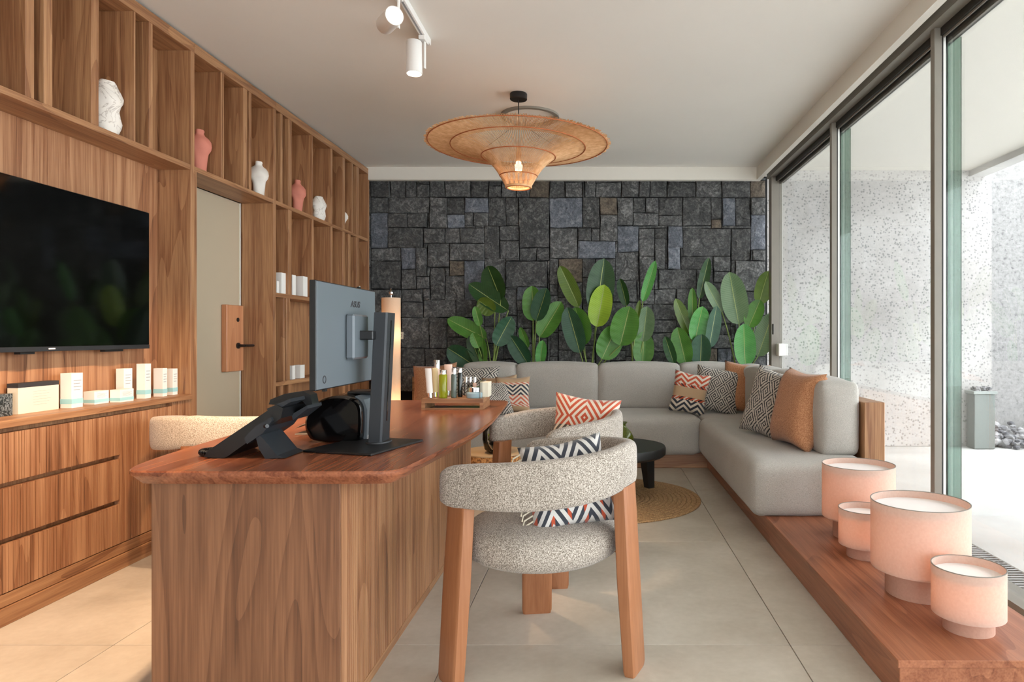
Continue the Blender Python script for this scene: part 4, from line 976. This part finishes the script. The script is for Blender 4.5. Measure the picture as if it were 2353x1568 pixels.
# ------------------------------------------------------------------ plants behind the sofa
PYW = 6.53
def wp(px, py, y): return V((px-1378)/1550*y, y, CAMH+(772-py)/1550*y)
pl_box = thing('planter', (0, 6.53, 0), 'long black planter hidden behind the sofa back', 'planter')
B().box(-1.30, 1.60, 6.45, 6.615, 0, .55).build('trough', M['blackwood'], pl_box)
box(-1.29, 1.59, 6.455, 6.61, .55, .57).build('soil', M['blackwood'], pl_box)
def leaf(parent, b0, t0, wpx, kind, y, root):
    base, tip = wp(b0[0], b0[1], y), wp(t0[0], t0[1], y+R.uniform(-.05, .03)); ax = tip-base; L = ax.length; ax.normalize()
    W = wpx/1550*y; yaw = R.uniform(-.35, .35)
    side = ax.cross(V(0, 1, 0)).normalized(); nrm = side.cross(ax)
    side = (side*math.cos(yaw)+nrm*math.sin(yaw)).normalized(); nrm = side.cross(ax).normalized()
    if nrm.y > 0: nrm = -nrm
    b_ = B(); uvl = b_.bm.loops.layers.uv.verify(); n = 18; m = 8; gr = []; curl = R.uniform(.02, .07)*L
    for i in range(n+1):
        t_ = i/n; wdt = W/2*1.06*(max(0, 1-abs(2*t_**.92-1)**2.5))**.62
        row = []
        for j in range(m+1):
            s_ = -1+2*j/m
            p = base+ax*(L*t_)+side*(wdt*s_)+nrm*(abs(s_)*wdt*.28-curl*math.sin(PI*t_)*.6)+nrm*(.003*math.sin(i*2.1)*abs(s_))
            row.append(b_.bm.verts.new(p))
        gr.append(row)
    for i in range(n):
        for j in range(m):
            q = [(i, j), (i, j+1), (i+1, j+1), (i+1, j)]
            f = b_.bm.faces.new([gr[a][c] for a, c in q])
            for lp, (a, c) in zip(f.loops, q): lp[uvl].uv = (c/m, a/n)
    lo = b_.build('leaf', LEAF[kind], parent, smooth='all')
    # petiole
    r0 = V(*root); mid = (r0+base)/2+V((base.x-r0.x)*-.18, 0, abs(base.x-r0.x)*.18)
    pts = []
    for k in range(9):
        t_ = k/8; pts.append(r0*(1-t_)**2+mid*2*t_*(1-t_)+base*t_*t_)
    pts.append(base+ax*L*.02)
    B().tube(pts, [.008]*4+[.0065]*3+[.005]*2+[.003], 6).build('leaf_stem', M['stem'], lo, smooth='all')
PL = [
 ((1130, 'strelitzia plant with broad dark top leaves, leftmost behind the sofa'), [((1151,690),(1120,611),52,'d'),((1168,714),(1077,653),44,'d'),((1137,718),(1098,690),38,'o'),((1118,778),(1028,733),40,'g'),((1103,750),(1091,704),20,'g'),((1092,842),(1028,800),46,'t'),((1140,795),(1176,728),42,'t'),((1105,838),(1078,772),30,'d'),((1112,840),(1108,776),22,'g'),((1100,800),(1086,765),24,'g')]),
 ((1228, 'short strelitzia plant, second from the left behind the sofa'), [((1225,738),(1222,657),44,'g'),((1232,738),(1256,662),42,'t'),((1240,776),(1290,693),46,'g'),((1214,838),(1172,772),40,'t'),((1213,800),(1195,752),18,'g'),((1240,840),(1247,782),24,'b')]),
 ((1358, 'strelitzia plant with a lime leaf in front, third from the left'), [((1330,706),(1286,611),36,'o'),((1371,720),(1388,594),60,'d'),((1371,752),(1389,654),50,'y'),((1339,796),(1322,706),60,'g'),((1333,812),(1303,706),46,'t'),((1383,826),(1420,747),56,'g'),((1425,795),(1447,704),60,'g')]),
 ((1455, 'strelitzia plant with a narrow upright pale leaf, fourth from the left'), [((1440,704),(1424,640),24,'d'),((1477,694),(1506,599),22,'b'),((1477,786),(1487,704),42,'p'),((1477,840),(1480,762),46,'g'),((1452,786),(1462,738),14,'y'),((1462,740),(1470,690),12,'o')]),
 ((1592, 'strelitzia plant with many small upright leaves, second from the right'), [((1607,688),(1629,592),24,'d'),((1585,768),(1552,686),28,'o'),((1591,745),(1591,661),20,'g'),((1597,786),(1615,704),42,'b'),((1630,800),(1647,703),34,'t'),((1577,840),(1556,752),44,'g'),((1609,842),(1612,768),44,'t'),((1549,838),(1528,773),24,'d')]),
 ((1705, 'strelitzia plant with large grey-green leaves beside the window post'), [((1659,718),(1621,647),28,'p'),((1698,746),(1676,625),56,'p'),((1744,699),(1766,623),40,'o'),((1720,753),(1747,689),38,'g'),((1741,820),(1776,719),46,'p'),((1713,842),(1709,744),48,'b')]),
]
for (bx, lab), leaves in PL:
    root = wp(bx, 772, PYW); root.z = .56
    t_ = thing('strelitzia', (root.x, PYW, .57), lab, 'plant')
    for k, (b0, t0, wpx, kd) in enumerate(leaves):
        yy = 6.555-.015*k
        leaf(t_, b0, t0, wpx, kd, yy, (root.x+R.uniform(-.03, .03), PYW+R.uniform(-.03, .03), .568))
